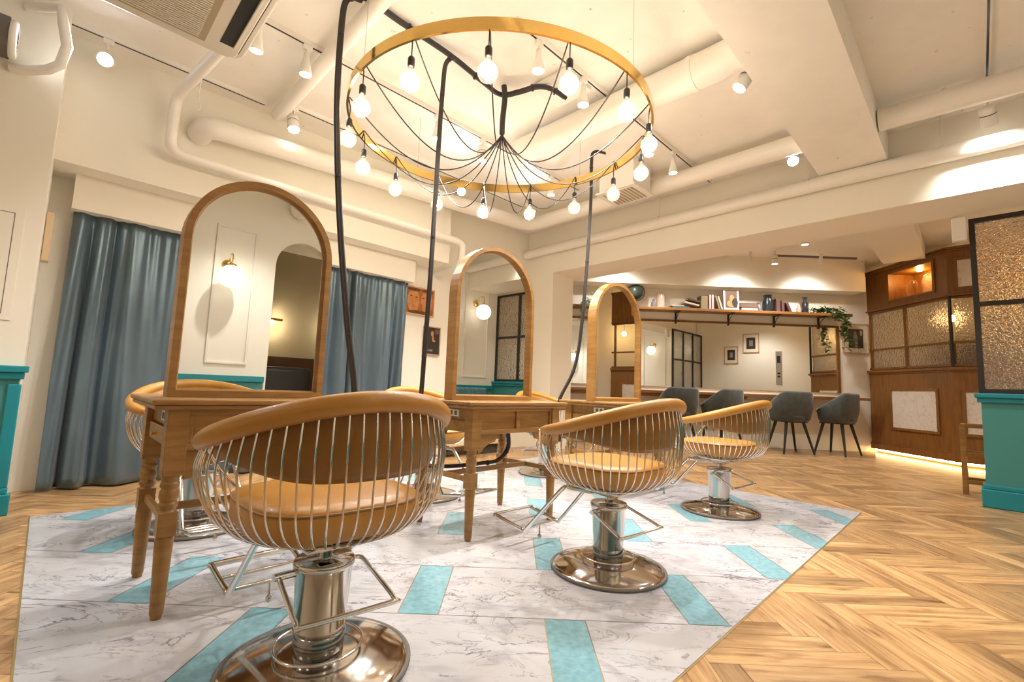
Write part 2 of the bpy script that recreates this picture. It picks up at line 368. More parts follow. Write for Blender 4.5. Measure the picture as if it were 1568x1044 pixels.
# partition: teal dado with hammered glass in a black frame
m = MB(); m.box(5.72, 5.84, -1.75, -.01, 0, .90, 0)
struct(m.build('wall_partition', [TEAL], rz=RZ))
m = MB(); m.box(5.68, 5.88, -1.75, .03, .915, .955); m.box(5.695, 5.865, -1.75, .015, .875, .915); m.box(5.69, 5.87, -1.75, .02, 0, .15); m.box(5.70, 5.86, -1.75, .01, .15, .19)
struct(m.build('trim_20', TEALT, rz=RZ, bevel=.008))
wf = MB()
for vv in (-.02, -.60, -1.18, -1.74): wf.box(5.755, 5.805, vv-.02, vv+.02, .955, 2.52)
for zz in (.975, 1.74, 2.50): wf.box(5.757, 5.803, -1.75, 0, zz-.02, zz+.02)
win = struct(wf.build('window_1', BLACK, rz=RZ, bevel=.003))
MB().box(5.775, 5.785, -1.74, -.03, .96, 2.5).build('pane', HAMMER, win)

# ------------------------------------------------------------------ dressing tables
def leg_mesh():
    m = MB(); q = .033
    m.box(-q, q, -q, q, .49, .725)
    m.lathe([(.029, .365), (.024, .371), (.030, .383), (.030, .392), (.025, .398), (.031, .415), (.030, .435), (.025, .443), (.030, .452), (.030, .462), (.026, .468), (.029, .49)], 16)
    m.box(-.029, .029, -.029, .029, .28, .365)
    m.lathe([(.017, .0), (.0175, .012), (.021, .015), (.029, .27), (.026, .28)], 12)
    return m.build('leg', OAK, bevel=.003)
def make_table():
    root = empty('dressing_table', (0, 0, 0), RZ)
    m = MB(); m.box(-.43, .43, -.30, .30, .742, .762); m.box(-.422, .422, -.292, .292, .724, .742)
    m.build('tabletop', OAKX, root, bevel=.007, seg=3)
    l0 = leg_mesh(); l0.parent = root
    for i, (x, y) in enumerate(((-.345, -.235), (.345, -.235), (-.345, .235), (.345, .235))):
        l = l0 if i == 0 else l0.copy()
        if i: COL.objects.link(l); l.parent = root
        l.location = (x, y, 0)
    m = MB()
    for s_ in (-1, 1):
        y = s_*.235
        m.box(-.32, .32, y-.009, y+.009, .60, .724)
        f = y+s_*.009; g = f+s_*.014
        a, b = min(f, g), max(f, g)
        for q in ((-.314, .314, .705, .724), (-.314, .314, .575, .602), (-.314, -.297, .602, .705), (.297, .314, .602, .705), (-.016, .016, .602, .705)): m.box(q[0], q[1], a, b, q[2], q[3])
    m.box(.339, .351, -.21, .21, .575, .724)
    m.build('apron', OAKX, root, bevel=.003)
    m = MB(); m.box(-.355, -.335, -.205, .205, .655, .724); dr = m.build('side_rail', OAKX, root, bevel=.002)
    m = MB(); m.box(-.365, -.335, -.195, .195, .585, .65); d = m.build('drawer', OAKX, root, bevel=.004)
    MB().tube([(-.365, 0, .617), (-.378, 0, .617), (-.385, 0, .617)], [.006, .006, .012], 10).build('knob', BRASS, d)
    m = MB(); m.box(-.36, -.354, -.12, -.02, .67, .71, 0)
    for k in range(2): m.box(-.362, -.36, -.105+k*.04, -.082+k*.04, .678, .702, 1)
    m.build('socket_plate', [WHITE, RUBBER], root, bevel=.002)
    # shaped brackets under the front rail
    br = [(-.31, .575), (-.31, .47), (-.285, .475), (-.265, .50), (-.225, .52), (-.18, .53), (-.165, .555), (-.16, .575)]
    for s_ in (-1, 1):
        for e in (-1, 1): MB().prism([(-e*x if e < 0 else x, z) for x, z in br] if e > 0 else [(-x, z) for x, z in br], s_*.235-.012, s_*.235+.012, 'y').build('bracket', OAKX, root, bevel=.002)
    for x in (-.345, .345): MB().box(x-.009, x+.009, -.21, .21, .312, .342).build('stretcher', OAKX, root, bevel=.003)
    MB().box(-.336, .336, -.009, .009, .312, .342).build('stretcher', OAKX, root, bevel=.003)
    return root
t = make_table(); GT = 'wooden dressing tables in a row'
for i, (u, v, l) in enumerate(((.70, 2.30, 'oak dressing table with turned legs standing nearest the camera on the left'),
                              (2.075, 2.26, 'oak dressing table with turned legs in the middle of the row, black hose looping beneath'),
                              (3.62, 2.30, 'oak dressing table farthest along the row, mostly hidden behind a wire chair'))):
    o = t if i == 0 else copy_tree(t); o.location = W(u, v, .003); tag(o, l, 'table', GT)

# ------------------------------------------------------------------ arched mirrors on the tables
def make_mirror(loc, wd, ht, label):
    root = empty('arched_mirror', loc, RZ); tag(root, label, 'mirror', 'arched table mirrors')
    h = wd/2; z1 = ht-h; D = .04
    def outline(ins, n=28):
        return [(-h+ins, 0+ins)]+[(x, z) for x, z in [( (h-ins)*cos(pi-pi*i/n), z1+(h-ins)*sin(pi-pi*i/n)) for i in range(n+1)]]+[(h-ins, 0+ins)]
    o_, i_, j_ = outline(0), outline(.026), outline(.034)
    n = len(o_); m = MB()
    for (A, ya), (B, yb) in (((o_, -D), (o_, D)), ((o_, -D), (i_, -D)), ((i_, -D), (j_, -.012)), ((o_, D), (i_, D)), ((i_, D), (j_, .012))):
        vs = [(x, ya, z) for x, z in A]+[(x, yb, z) for x, z in B]
        m.add(vs, [(k, (k+1) % n, n+(k+1) % n, n+k) for k in range(n)])
    m.build('frame', OAK, root, bevel=.003)
    for nm, y in (('mirror_glass', -.012), ('mirror_glass', .012)):
        g = MB(); g.prism([(x, z) for x, z in outline(.030)], min(y, y*.5), max(y, y*.5), 'y'); g.build(nm, MIRROR, root)
make_mirror(W(.638, 2.25, .766), .60, .95, 'large arched wooden mirror nearest the camera, standing on the left table')
make_mirror(W(2.055, 2.24, .766), .69, 1.0, 'arched wooden mirror on the middle table, showing a globe sconce and black window')
make_mirror(W(3.565, 2.27, .766), .75, 1.05, 'arched wooden mirror seen almost edge on, on the farthest table')

# ------------------------------------------------------------------ wire salon chairs
def make_chair():
    root = empty('styling_chair', (0, 0, 0), RZ)
    A0 = 32.0                          # arms end 32 degrees in front of the sides
    def ring(a):                       # a: degrees from the back (-y), +-122
        t = min(1, abs(a)/122); r = .322+.026*t
        z = .655+.143*(.5+.5*cos(pi*t))**.85
        th = radians(-90+a); return Vector((r*cos(th), r*sin(th), z))
    angs = [-122+244*i/48 for i in range(49)]
    pts = [ring(a) for a in angs]; rad = [.0295*min(1, (.42, .66, .76, .82, .87, .91, .95, .98, 1)[min(i, 48-i, 8)]) for i in range(49)]
    MB().tube(pts, rad, 14).build('arm_rail', LEATHER, root)
    # padded back hanging inside the rail
    m = MB(); rows = []
    for a in [-112+224*i/40 for i in range(41)]:
        p = ring(a); t = abs(a)/112; low = .585+(p.z-.015-.585)*max(0, (t-.25)/.75)**2.0; rr = []
        dirv = Vector((p.x, p.y, 0)).normalized()
        for (dr, f) in ((-.018, 0), (-.045, .12), (-.052, .5), (-.045, .88), (-.03, 1), (-.014, .9), (-.008, .5), (-.010, .1)):
            z = (p.z-.005)+(low-(p.z-.005))*f; q = dirv*(p.to_2d().length+dr-.012*f); rr.append((q.x, q.y, z))
        rows.append(rr)
    m.grid(rows, closed=True); m.add(rows[0], [tuple(range(8))]); m.add(rows[-1], [tuple(range(8))])
    m.build('back_cushion', LEATHER2, root)
    # seat cushion with rounded corners, piping
    def sup(r, e=3.2, n=40): return [(r*abs(cos(2*pi*i/n))**(2/e)*(1 if cos(2*pi*i/n) >= 0 else -1), r*abs(sin(2*pi*i/n))**(2/e)*(1 if sin(2*pi*i/n) >= 0 else -1)) for i in range(n)]
    m = MB(); rows = []
    for r, z in ((.205, .415), (.232, .420), (.247, .445), (.249, .487), (.246, .499), (.239, .509), (.195, .517), (.10, .522), (.001, .523)):
        rows.append([(x, y+.01, z) for x, y in sup(r)])
    m.grid(rows, closed=True); m.add(rows[0], [tuple(range(40))])
    sc_ = m.build('seat_cushion', LEATHER, root)
    MB().tube([(x, y+.01, .499) for x, y in sup(.2475)], .004, 6, closed=True).build('piping', LEATHER2, sc_)
    # wires
    m = MB()
    def wire(p, thd):
        d = Vector((cos(thd), sin(thd), 0)); P0 = p-Vector((0, 0, .012)); L = []
        R0 = P0.to_2d().length
        prof = [(R0, P0.z), (R0+.014, .5*(P0.z+.56)), (R0+.008, .56), (.325, .495), (.285, .442), (.225, .408), (.155, .392), (.11, .390)]
        if P0.z < .6: prof = [(R0, P0.z)]+[q for q in prof[3:] if q[1] < P0.z-.01 and q[0] < R0]
        return [d*r+Vector((0, 0, z)) for r, z in smoothpath([(r, z, 0) for r, z in prof], 4) for z in [z]] if False else [Vector((d.x*q.x, d.y*q.x, q.y)) for q in smoothpath([Vector((r, z, 0)) for r, z in prof], 4)]
    NW = 39
    for i in range(NW):
        a = -118+236*i/(NW-1); m.tube(wire(ring(a), radians(-90+a)), .0032, 6)
    # front rim hoop dropping from the arm ends and crossing below the seat front
    hoop = []
    for i in range(41):
        a = 122+116*i/40; t = abs(a-180)/58; th = radians(-90+a); r = .36-.045*(1-t**2); z = .43+.235*t**2.2; hoop.append(Vector((r*cos(th), r*sin(th), z-.01)))
    m.tube(hoop, .0045, 8)
    for i in range(2, 39, 2):
        p = hoop[i]; th = math.atan2(p.y, p.x); m.tube(wire(p+Vector((0, 0, .012)), th), .0032, 6)
    m.tube([(.16*cos(2*pi*i/32), .16*sin(2*pi*i/32), .389) for i in range(32)], .0045, 8, closed=True)
    m.build('wire_basket', CHROME, root)
    m = MB(); m.box(-.11, .11, -.13, .15, .372, .384); m.box(-.045, .045, -.06, .06, .345, .372)
    m.build('seat_bracket', STEEL, root, bevel=.004)
    MB().lathe([(.020, .30), (.020, .372)], 16).build('piston', STEEL, root)
    m = MB(); m.lathe([(.068, .045), (.068, .06), (.083, .284), (.087, .288), (.089, .297), (.089, .306), (.085, .311), (.001, .313)], 36)
    col = m.build('pump_column', STEEL, root)
    MB().lathe([(.069, .046), (.071, .048), (.0745, .10), (.0705, .103)], 36).build('collar', DSTEEL, col)
    m = MB(); m.lathe([(.266, .008), (.263, .014), (.245, .022), (.19, .036), (.12, .047), (.072, .051), (.066, .051)], 56)
    b = m.build('base_plate', STEEL, root)
    MB().lathe([(.268, .0), (.274, .004), (.274, .012), (.267, .016), (.261, .010)], 56).build('rubber_rim', RUBBER, b)
    MB().tube([(.125*cos(2*pi*i/40), .125*sin(2*pi*i/40), .064) for i in range(40)], .0045, 8, closed=True).build('base_ring', CHROME, b)
    m = MB(); path = [(-.08, .0, .285), (-.125, 0, .282), (-.133, -.02, .275), (-.128, -.135, .205), (-.118, -.15, .198), (.11, -.205, .215), (.13, -.195, .22), (.125, -.06, .265), (.12, 0, .285), (.08, 0, .285)]
    m.tube(smoothpath(path, 4), .0072, 8); m.tube([(-.145, 0, .284), (-.085, 0, .284)], .011, 10)
    m.build('pump_lever', CHROME, root)
    m = MB(); path = [(-.10, .05, .366), (-.115, .16, .364), (-.125, .20, .345), (-.14, .41, .115), (-.14, .44, .105), (-.145, .62, .135), (-.125, .645, .138), (.125, .645, .138), (.145, .62, .135), (.14, .44, .105), (.14, .41, .115), (.125, .20, .345), (.115, .16, .364), (.10, .05, .366)]
    for x in (-.105, .105): m.box(x-.022, x+.022, .02, .16, .362, .374)
    m.tube(smoothpath(path, 5), .0112, 10); m.tube([(-.142, .53, .121), (.142, .53, .121)], .0075, 8); m.tube([(-.14, .44, .107), (.14, .44, .107)], .0075, 8)
    fr = m.build('footrest', CHROME, root)
    MB().lathe([(.004, .105), (.004, .06), (.006, .056), (.011, .048), (.011, .040), (.006, .032), (.001, .031)], 12, (0, .44, 0)).build('bumper', STEEL, fr)
    return root
ch = make_chair(); GC = 'tan leather wire chairs'
for i, (u, v, rz, l) in enumerate((
    (.66, 1.44, 0, 'tan leather wire-basket styling chair in the foreground, back to the camera'),
    (2.00, 1.30, 0, 'tan wire-basket styling chair with its back to us before the middle table'),
    (3.63, 1.40, 0, 'tan wire-basket styling chair farthest right, near the marble floor edge'),
    (.68, 3.18, pi, 'tan wire styling chair behind the left table, beside the curtains'),
    (2.14, 3.05, pi, 'tan wire styling chair behind the middle table, left of its mirror'),
    (3.67, 3.14, pi, 'tan wire styling chair behind the tables, just right of the middle mirror'))):
    o = ch if i == 0 else copy_tree(ch); o.location = W(u, v, .003); o.rotation_euler.z = RZ+rz; tag(o, l, 'chair', GC)

# ------------------------------------------------------------------ chandelier
CX, CY, CZ = -.145, 3.20, 2.70
root = empty('chandelier', (CX, CY, HC))
tag(root, 'round brass hoop chandelier hung with filament bulbs on swagged black cords', 'chandelier')
dz = CZ-HC; RX, RY = 1.05, .985
m = MB()
sec = [(0, -.035), (.014, -.035), (.014, .035), (0, .035)]
for q in range(4):
    (d0, z0), (d1, z1) = sec[q], sec[(q+1) % 4]
    m.grid([[((RX+d)*cos(2*pi*i/120), (RY+d)*sin(2*pi*i/120), dz+z) for d, z in ((d0, z0), (d1, z1))] for i in range(121)])
m.build('hoop', BRASS, root)
m = MB(); HX, HY, HZ = .0, .20, -.42
m.tube(smoothpath([(0, .20, -.02), (.01, .20, -.12), (0, .20, -.3), (HX, HY, HZ)], 6), [.022]*18+[.016], 10)
m.build('cable_trunk', CABLE, root)
for a in (50, 135, 222, 318): MB().tube([((RX+.006)*cos(radians(a)), (RY+.006)*sin(radians(a)), dz+.03), ((RX+.006)*cos(radians(a)), (RY+.006)*sin(radians(a)), -.005)], .002, 6).build('suspension_wire', STEEL, root)
bulb0 = None
for i in range(15):
    a = radians(-92+24*i); bx, by = (RX-.012)*cos(a), (RY-.012)*sin(a)
    drop = .13+.03*random.random()
    e = MB()
    e.tube([(0, 0, 0), (0, 0, -.06-.02)], .0035, 6); e.lathe([(.001, -.078), (.012, -.08), (.019, -.09), (.019, -.135), (.016, -.14), (.001, -.14)], 16)
    if bulb0 is None:
        b = e.build('pendant', BLACK, root)
        g = MB(); prof = [(.013, -.138), (.015, -.155), (.024, -.172)]+[(.054*cos(radians(x)), -.222+.054*sin(radians(x))) for x in range(60, -91, -15)]; prof[-1] = (.001, prof[-1][1])
        g.lathe(prof, 24); g.build('bulb', GLASS, b)
        g = MB(); g.tube([(.012*cos(t*pi/2), .012*sin(t*pi/2), -.19-(.05 if t % 2 else 0)) for t in range(9)], .0035, 6); g.build('filament', FILA, b)
        light('bulb_light', 'POINT', b, (0, 0, -.222), BULB_W, WARM, .03)
        bulb0 = b
    else: b = copy_tree(bulb0, root)
    b.location = (bx, by, dz-.03)
    # swagged cord from the trunk to the hoop
    r = MB(); A_ = Vector((HX, HY, HZ)); B_ = Vector(((RX-.006)*cos(a), (RY-.006)*sin(a), dz+.035)); pts = []; d_ = (B_-A_).length; sag = sqrt(3*d_*(1.40+random.uniform(0, .07)-d_)/8)
    n = 22
    for k in range(n+1):
        t_ = k/n; p = A_.lerp(B_, t_); p.z -= 4*sag*t_*(1-t_)*(1.0-.35*(t_-.5)); p.z -= 0; pts.append(p)
    pts += [B_+Vector((cos(a)*.01, sin(a)*.01, .004)), Vector((bx*1.0, by*1.0, dz-.03))]
    r.tube(pts, .0042, 6); r.build('cord', CABLE, root)

# black cable trunk run along the ceiling and down to the three tables
def cable(name, pts, r, label, grp=None, n=8):
    m = MB()
    if len(pts[0]) == 3: P = smoothpath([W(u, v, z) for u, v, z in pts], 6)
    for off in ((-.6, 0), (.6, 0), (0, .5)): m.tube([p+Vector((off[0]*r, off[0]*r*.6, off[1]*r)) for p in P], r, n)
    k = 0
    for i in range(4, len(P)-3, 9):
        m.tube([P[i]+(P[i+1]-P[i])*.0, P[i]+(P[i+1]-P[i]).normalized()*.012], r*1.8, 8)
    return tag(m.build(name, CABLE), label, 'cable', grp)
cable('ceiling_cable', [(1.0, 2.52, 3.12), (1.19, 2.53, 3.172), (1.4, 2.54, 3.172), (1.8, 2.53, 3.16), (2.12, 2.53, 3.12), (2.30, 2.54, 3.12), (2.38, 2.42, 3.13), (2.44, 2.28, 3.14), (2.52, 2.20, 3.12), (2.62, 2.15, 3.08)], .015, 'thick black cable bundle running across the ceiling above the brass hoop')
cable('drop_cable', [(1.12, 2.53, 3.13), (1.04, 2.52, 3.08), (1.01, 2.5, 2.9), (1.02, 2.5, 2.4), (1.08, 2.5, 1.8), (1.17, 2.5, 1.2), (1.255, 2.52, .8), (1.27, 2.54, .5)], .0105, 'black cable drop falling from the ceiling beside the nearest large mirror', 'black cable drops')
cable('drop_cable', [(1.82, 2.50, 3.14), (1.75, 2.5, 3.07), (1.73, 2.5, 2.9), (1.72, 2.5, 2.3), (1.715, 2.5, 1.6), (1.75, 2.57, 1.1), (1.78, 2.625, .80), (1.76, 2.62, .58), (1.62, 2.58, .43), (1.66, 2.42, .37), (1.78, 2.30, .36), (2.05, 2.28, .36), (2.18, 2.28, .37), (2.27, 2.28, .45), (2.25, 2.28, .60)], .0095, 'black cable drop between two mirrors, looping under the middle table', 'black cable drops')
cable('drop_cable', [(3.62, 2.46, 3.14), (3.50, 2.5, 3.12), (3.46, 2.5, 3.0), (3.46, 2.5, 2.6), (3.40, 2.5, 1.75), (3.36, 2.55, 1.1), (3.22, 2.63, .72), (3.22, 2.6, .4)], .010, 'black cable drop with an elbow at the ceiling, beside the farthest mirror', 'black cable drops')

# ------------------------------------------------------------------ curtains
def curtain(u0, u1, label, seed, v=4.69):
    rs = random.Random(seed); m = MB(); rows = []; n = 130; H_ = 2.03
    k1 = rs.uniform(3.0, 3.8); ph = rs.uniform(0, 6)
    for j in range(31):
        t = j/30; z = H_-t*(H_-.015); row = []
        for i in range(n+1):
            s_ = i/n; x = u0+(u1-u0)*s_
            q = s_*k1*2*pi+ph+1.6*sin(s_*6+ph)+.8*sin(t*2.2+s_*5+ph)
            amp = .030+.060*t**.5
            y = amp*(sin(q)+.30*sin(2.3*q+1+2*t))+.012*sin(s_*62+ph)*(1-t)**3+.004*sin(q*3+t*7)*t
            row.append((x+.012*cos(q)*t, v+y*.62, z))
        rows.append(row)
    m.grid(rows); return tag(m.build('curtain', SATIN, rz=RZ, solid=.003), label, 'curtain', 'blue-grey satin curtains')
curtain(.035, .74, 'blue-grey satin curtain at the far left, left of the large mirror', 1)
curtain(.75, 1.47, 'blue-grey satin curtain hanging directly behind the large left mirror', 2)
curtain(1.48, 2.20, 'blue-grey satin curtain just right of the large left mirror', 3)
curtain(2.21, 2.92, 'blue-grey satin curtain at the right end, next to the orange picture', 4)

# ------------------------------------------------------------------ ceiling services
def pipe(name, pts, r, label, cat='pipe', grp=None, mt=None, n=20, bands=()):
    m = MB(); P = [W(*p) for p in pts]; m.tube(P, r, n)
    for (p, d) in bands: m.tube([W(*p)-Vector(d)*.02, W(*p)+Vector(d)*.02], r*1.05, n)
    return tag(m.build(name, mt or PIPEP), label, cat, grp)
def bend(a, b, c, r=.12, n=6):   # rounded corner path a-b-c
    a, b, c = Vector(a), Vector(b), Vector(c); p = b+(a-b).normalized()*r; q = b+(c-b).normalized()*r
    return [tuple(p.lerp(b, t).lerp(b.lerp(q, t), t)) for t in [i/n for i in range(n+1)]]
dU, dV = W(1, 0), W(0, 1)
path = [(.64, 3.3, 3.02)]+bend((.64, 3.3, 3.02), (.50, 4.2, 2.95), (.50, 4.25, 2.6), .10)+bend((.50, 4.24, 2.8), (.50, 4.26, 2.53), (1.2, 4.26, 2.53), .1)+bend((2.8, 4.26, 2.54), (3.36, 4.26, 2.54), (3.36, 4.26, 2.3), .1)+bend((3.36, 4.26, 2.4), (3.36, 4.30, 2.24), (3.36, 4.76, 2.24), .08)+[(3.36, 4.775, 2.24)]
pipe('drain_pipe', path, .038, 'white wrapped drain pipe running from the air conditioner along the curtain beam', n=16)
path = bend((.70, 4.39, 2.80), (.70, 4.18, 2.80), (1.6, 4.18, 2.84), .14, 8)+[(2.4, 4.18, 2.9)]+bend((3.2, 4.18, 2.95), (4.42, 4.18, 3.03), (4.42, 3.0, 3.05), .25, 8)+[(4.42, .97, 3.05)]
pipe('air_duct', [(.70, 4.39, 2.80)]+path, .085, 'long white round duct that follows the curtain beam and turns along the far beam', 'duct')
pipe('air_duct', [(4.42, .46, 3.04), (4.42, -.8, 3.02), (4.42, -1.7, 3.02)], .085, 'white round duct at the far upper right, right of the wide ceiling beam', 'duct')
pipe('air_duct', [(2.97, .97, 3.06), (2.97, 2.0, 3.06), (2.97, 3.0, 3.07)], .115, 'wide white duct crossing the ceiling behind the brass hoop into the beam', 'duct', bands=[((2.97, 1.3, 3.06), dV)])
pipe('air_duct', [(2.15, .46, 3.05), (2.15, -.6, 3.05), (2.15, -1.7, 3.05)], .125, 'wide white duct stub leaving the beam at the top right of the picture', 'duct')
wp = pipe('water_pipe', [(4.975, 4.77, 2.85), (4.975, 4.4, 2.86), (4.975, 1.0, 2.87), (4.975, -1.7, 2.85)], .066, 'white pipe fixed along the face of the far beam', n=16)
for v_ in (.12, 1.06, 2.6):
    m = MB(); m.tube([W(4.975, v_, 2.93), W(4.975, v_, HC)], .007, 8); p_ = W(4.975, v_, 2.87)
    m.tube([p_-dV*.012, p_+dV*.012], .0715, 20); m.build('hanger', PIPEP, wp)
pipe('conduit_pipe', [(1.19, 4.15, 3.09), (1.19, 2.3, 3.10), (1.19, -1.7, 3.10)], .052, 'straight white pipe crossing the ceiling above the large left mirror', n=16)
pipe('conduit_pipe', [(-.30, 4.1, 3.10), (-.15, 3.98, 3.12), (-.13, 3.93, 3.0), (-.10, 3.93, 2.86), (-.12, 3.95, 2.74), (-.17, 3.99, 2.70), (-.26, 4.06, 2.68), (-.33, 4.09, 2.68)], .028, 'small bent white pipe in the top left corner above the round vent', n=12)
m = MB(); m.tube(smoothpath([W(.62, 4.04, 3.2), W(.615, 4.04, 3.05), W(.61, 4.04, 2.92), W(.63, 4.04, 2.86), W(.61, 4.04, 2.82), W(.59, 4.04, 2.86), W(.61, 4.04, 2.92)], 5), .004, 6)
tag(m.build('pull_cord', PIPEP), 'thin white looped cord hanging from the ceiling at the duct end', 'cord')
# square ceiling air conditioner
root = empty('air_conditioner', W(.06, 2.66, HC), RZ); tag(root, 'square white ceiling cassette air conditioner with slatted intake, top left', 'air conditioner')
def rbox(x0, x1, y0, y1, r, z0, z1, mbx):
    p = arc(x1-r, y1-r, r, 0, 90, 6)+arc(x0+r, y1-r, r, 90, 180, 6)+arc(x0+r, y0+r, r, 180, 270, 6)+arc(x1-r, y0+r, r, 270, 360, 6); mbx.prism(p, z0, z1)
m = MB(); rbox(-.64, .64, -.64, .64, .10, -.325, -.22, m); m.build('housing', ACW, root, bevel=.012)
MB().box(-.46, .46, -.46, .46, -.22, -.002).build('casing', WHITE, root)
m = MB(); rbox(-.605, .605, -.605, .605, .08, -.331, -.325, m); m.build('shadow_gap', BLACK, root)
m = MB(); rbox(-.595, .595, -.595, .595, .07, -.355, -.331, m); m.build('panel', ACW, root, bevel=.008)
m = MB(); m.box(.485, .555, -.46, .46, -.358, -.354); m.box(-.555, -.485, -.46, .46, -.358, -.354); m.build('air_slot', BLACK, root, bevel=.002)
m = MB()
for x in (-.567, .555): m.box(x, x+.012, -.45, .45, -.37, -.354)
m.build('flap', ACW, root, bevel=.002)
m = MB(); m.box(-.42, .42, -.52, .52, -.362, -.355, 0)
for k in range(54):
    y = -.50+k*.0186
    for a, b in ((-.385, -.005), (.005, .385)): m.box(a, b, y, y+.009, -.368, -.362, 1)
m.build('intake_grille', [mat('grille_tan', (.42, .34, .23), .6), ACW], root)
# ceiling vent box beside the beam
root = empty('ventilation_box', W(4.08, 2.52, HC), RZ); tag(root, 'boxy white ceiling ventilator with grilled underside, beyond the brass hoop', 'ventilator')
MB().box(-.17, .17, -.2, .2, -.30, 0).build('housing', WHITE, root, bevel=.006)
MB().box(-.20, .20, -.23, .23, -.32, -.30).build('flange', WHITE, root, bevel=.006)
m = MB()
for k in range(9): m.box(-.15, .15, -.17+k*.04, -.152+k*.04, -.326, -.32)
m.build('grille', mat('vent_slat', (.45, .36, .24), .6), root)
tag(ub('access_plate', WHITE, (2.46, 2.78, 2.02, 2.36, 3.16, 3.199), bevel=.01), 'flat square white plate on the ceiling inside the hoop', 'plate')
# round wall vent and small things on the near left wall
root = empty('wall_vent', W(-.34, 3.98, 2.80), RZ); tag(root, 'round white vent on a dark sleeve, seen edge-on at the top left corner', 'vent')
RY_ = Matrix.Rotation(pi/2, 4, 'Y')
m = MB(); m.m = RY_; m.lathe([(.105, 0), (.112, .012), (.105, .03), (.085, .035), (.075, .022), (.001, .022)], 32); m.build('cover', WHITE, root)
m = MB()
for k in (-.05, -.02, .01, .04): m.box(.023, .03, -.055, .055, k, k+.014)
m.build('slot', BLACK, root)
MB().box(-.16, 0, -.085, .085, -.09, .09).build('sleeve', RUBBER, root)
m = MB()
for q in ((-1.1, -.22, 1.79, 1.794), (-1.1, -.22, 1.176, 1.18), (-.224, -.22, 1.18, 1.79)): m.box(q[0], q[1], 4.0945, 4.099, q[2], q[3], 1)
m.box(-1.1, -.18, 4.095, 4.0995, 1.14, 1.83, 0)
tag(m.build('wall_hatch', [PLASTER, RUBBER], rz=RZ), 'flush cream access panel on the wall at the left edge', 'panel')
tag(ub('wall_box', mat('pale_cream_wood', (.74, .56, .36), .5), (-.097, -.06, 4.50, 4.62, 1.60, 1.94), bevel=.004), 'slim pale wooden wall box left of the curtains', 'box')
# tracks
def track(u0, u1, v, label, z=3.185, col=None):
    m = MB(); m.box(u0, u1, v-.017, v+.017, z-.018, z+.015, 0); m.box(u0+.02, u1-.02, v-.006, v+.006, z-.020, z-.0175, 1)
    return tag(m.build('ceiling_track', [WHITE, BLACK], rz=RZ), label, 'lighting track', 'white lighting tracks')
track(-.6, 1.12, 4.2, 'white lighting track above the far left curtain', 3.185)
track(1.26, 4.15, 4.05, 'white lighting track parallel to the curtains beyond the hoop')
track(.6, 4.2, 3.2, 'white lighting track crossing behind the left half of the hoop')
track(1.9, 4.95, 1.98, 'white lighting track right of the hoop, running into the far beam')
track(3.2, 4.95, -.14, 'lighting track at the upper right corner of the picture')
tag(MB().box(4.1, 5.4, 7.2, 7.23, 3.08, 3.11).build('ceiling_track', RUBBER), 'grey lighting rail over the back counter', 'lighting track', 'white lighting tracks')
def head(kind, lens):
    root = empty('track_light', (0, 0, 0))
    MB().box(-.03, .03, -.016, .016, -.035, 0).build('adaptor', WHITE, root, bevel=.003)
    m = MB(); m.tube([(0, 0, -.03), (0, 0, -.075)], .007, 8); m.build('arm', WHITE, root)
    if kind == 'cyl': prof = [(.001, .085), (.030, .085), (.034, .08), (.046, .075), (.048, .03), (.046, .028), (.046, .020), (.048, .018), (.048, -.06), (.043, -.062), (.042, -.050)]
    else: prof = [(.001, .09), (.018, .09), (.021, .05), (.026, .02), (.040, -.04), (.044, -.065), (.040, -.067), (.037, -.05)]
    m = MB(); m.lathe(prof, 24); h = m.build('head', WHITE, root); h.location = (0, 0, -.15)
    if kind == 'cyl': MB().lathe([(.0465, .021), (.0475, .023), (.0465, .027)], 24).build('slot_ring', BLACK, h)
    MB().lathe([(.001, -.052), (.0415 if kind == 'cyl' else .0365, -.052), (.0415 if kind == 'cyl' else .0365, -.050)], 24).build('lens', lens, h)
    return root
GL = 'white track spotlights'
PROTO = {('cyl', 0): head('cyl', LENSW), ('cone', 0): head('cone', LENSW), ('cyl', 1): head('cyl', LENSC)}
used = set()
def spot(u, v, kind, aim, label, power=1, cool=0, z=3.165, sz=1.9, col=None):
    key = (kind, cool); o = PROTO[key] if key not in used else copy_tree(PROTO[key]); used.add(key)
    o.location = W(u, v, z); tag(o, label, 'spotlight', GL)
    o.rotation_euler.z = RZ
    h = [c for c in kids(o) if c.name.startswith('head')][0]
    a = Vector(aim).normalized(); al = Matrix.Rotation(-RZ, 3, 'Z') @ a      # aim in world, head in the light's frame
    h.rotation_euler = al.to_track_quat('-Z', 'Y').to_euler()
    light('lamp', 'SPOT', h, (0, 0, -.075), SPOT_W*power, col or (NEUT if not cool else COOL), .035, (0, 0, -1), sz, .8)
D = (0, 0, -1)
spot(.09, 4.2, 'cyl', (.55, -.75, -.5), 'dazzling cool white spotlight at the far left, over the curtains', .9, 1)
spot(.76, 3.2, 'cone', (-.1, .1, -1), 'small white cone spotlight beside the air conditioner, left one of the pair')
spot(1.07, 3.2, 'cone', (.0, .05, -1), 'small white cone spotlight near the crossing pipe, right one of the pair')
spot(1.29, 4.04, 'cyl', (.28, -.28, -1), 'white cylinder spotlight hanging above the large left mirror')
spot(2.12, 1.98, 'cone', D, 'white spotlight seen inside the hoop, topmost one')
spot(2.62, 1.98, 'cone', D, 'white spotlight inside the hoop beside the flat ceiling plate')
spot(2.18, 3.2, 'cone', D, 'white spotlight seen just right of the second cable drop')
spot(2.70, 3.2, 'cyl', D, 'white cylinder spotlight above the fan of black cords')
spot(3.10, 4.0, 'cyl', (.0, -1, -.42), 'glaring cool spotlight seen beneath the hoop, left of the bright star', .4, 1, sz=.85)
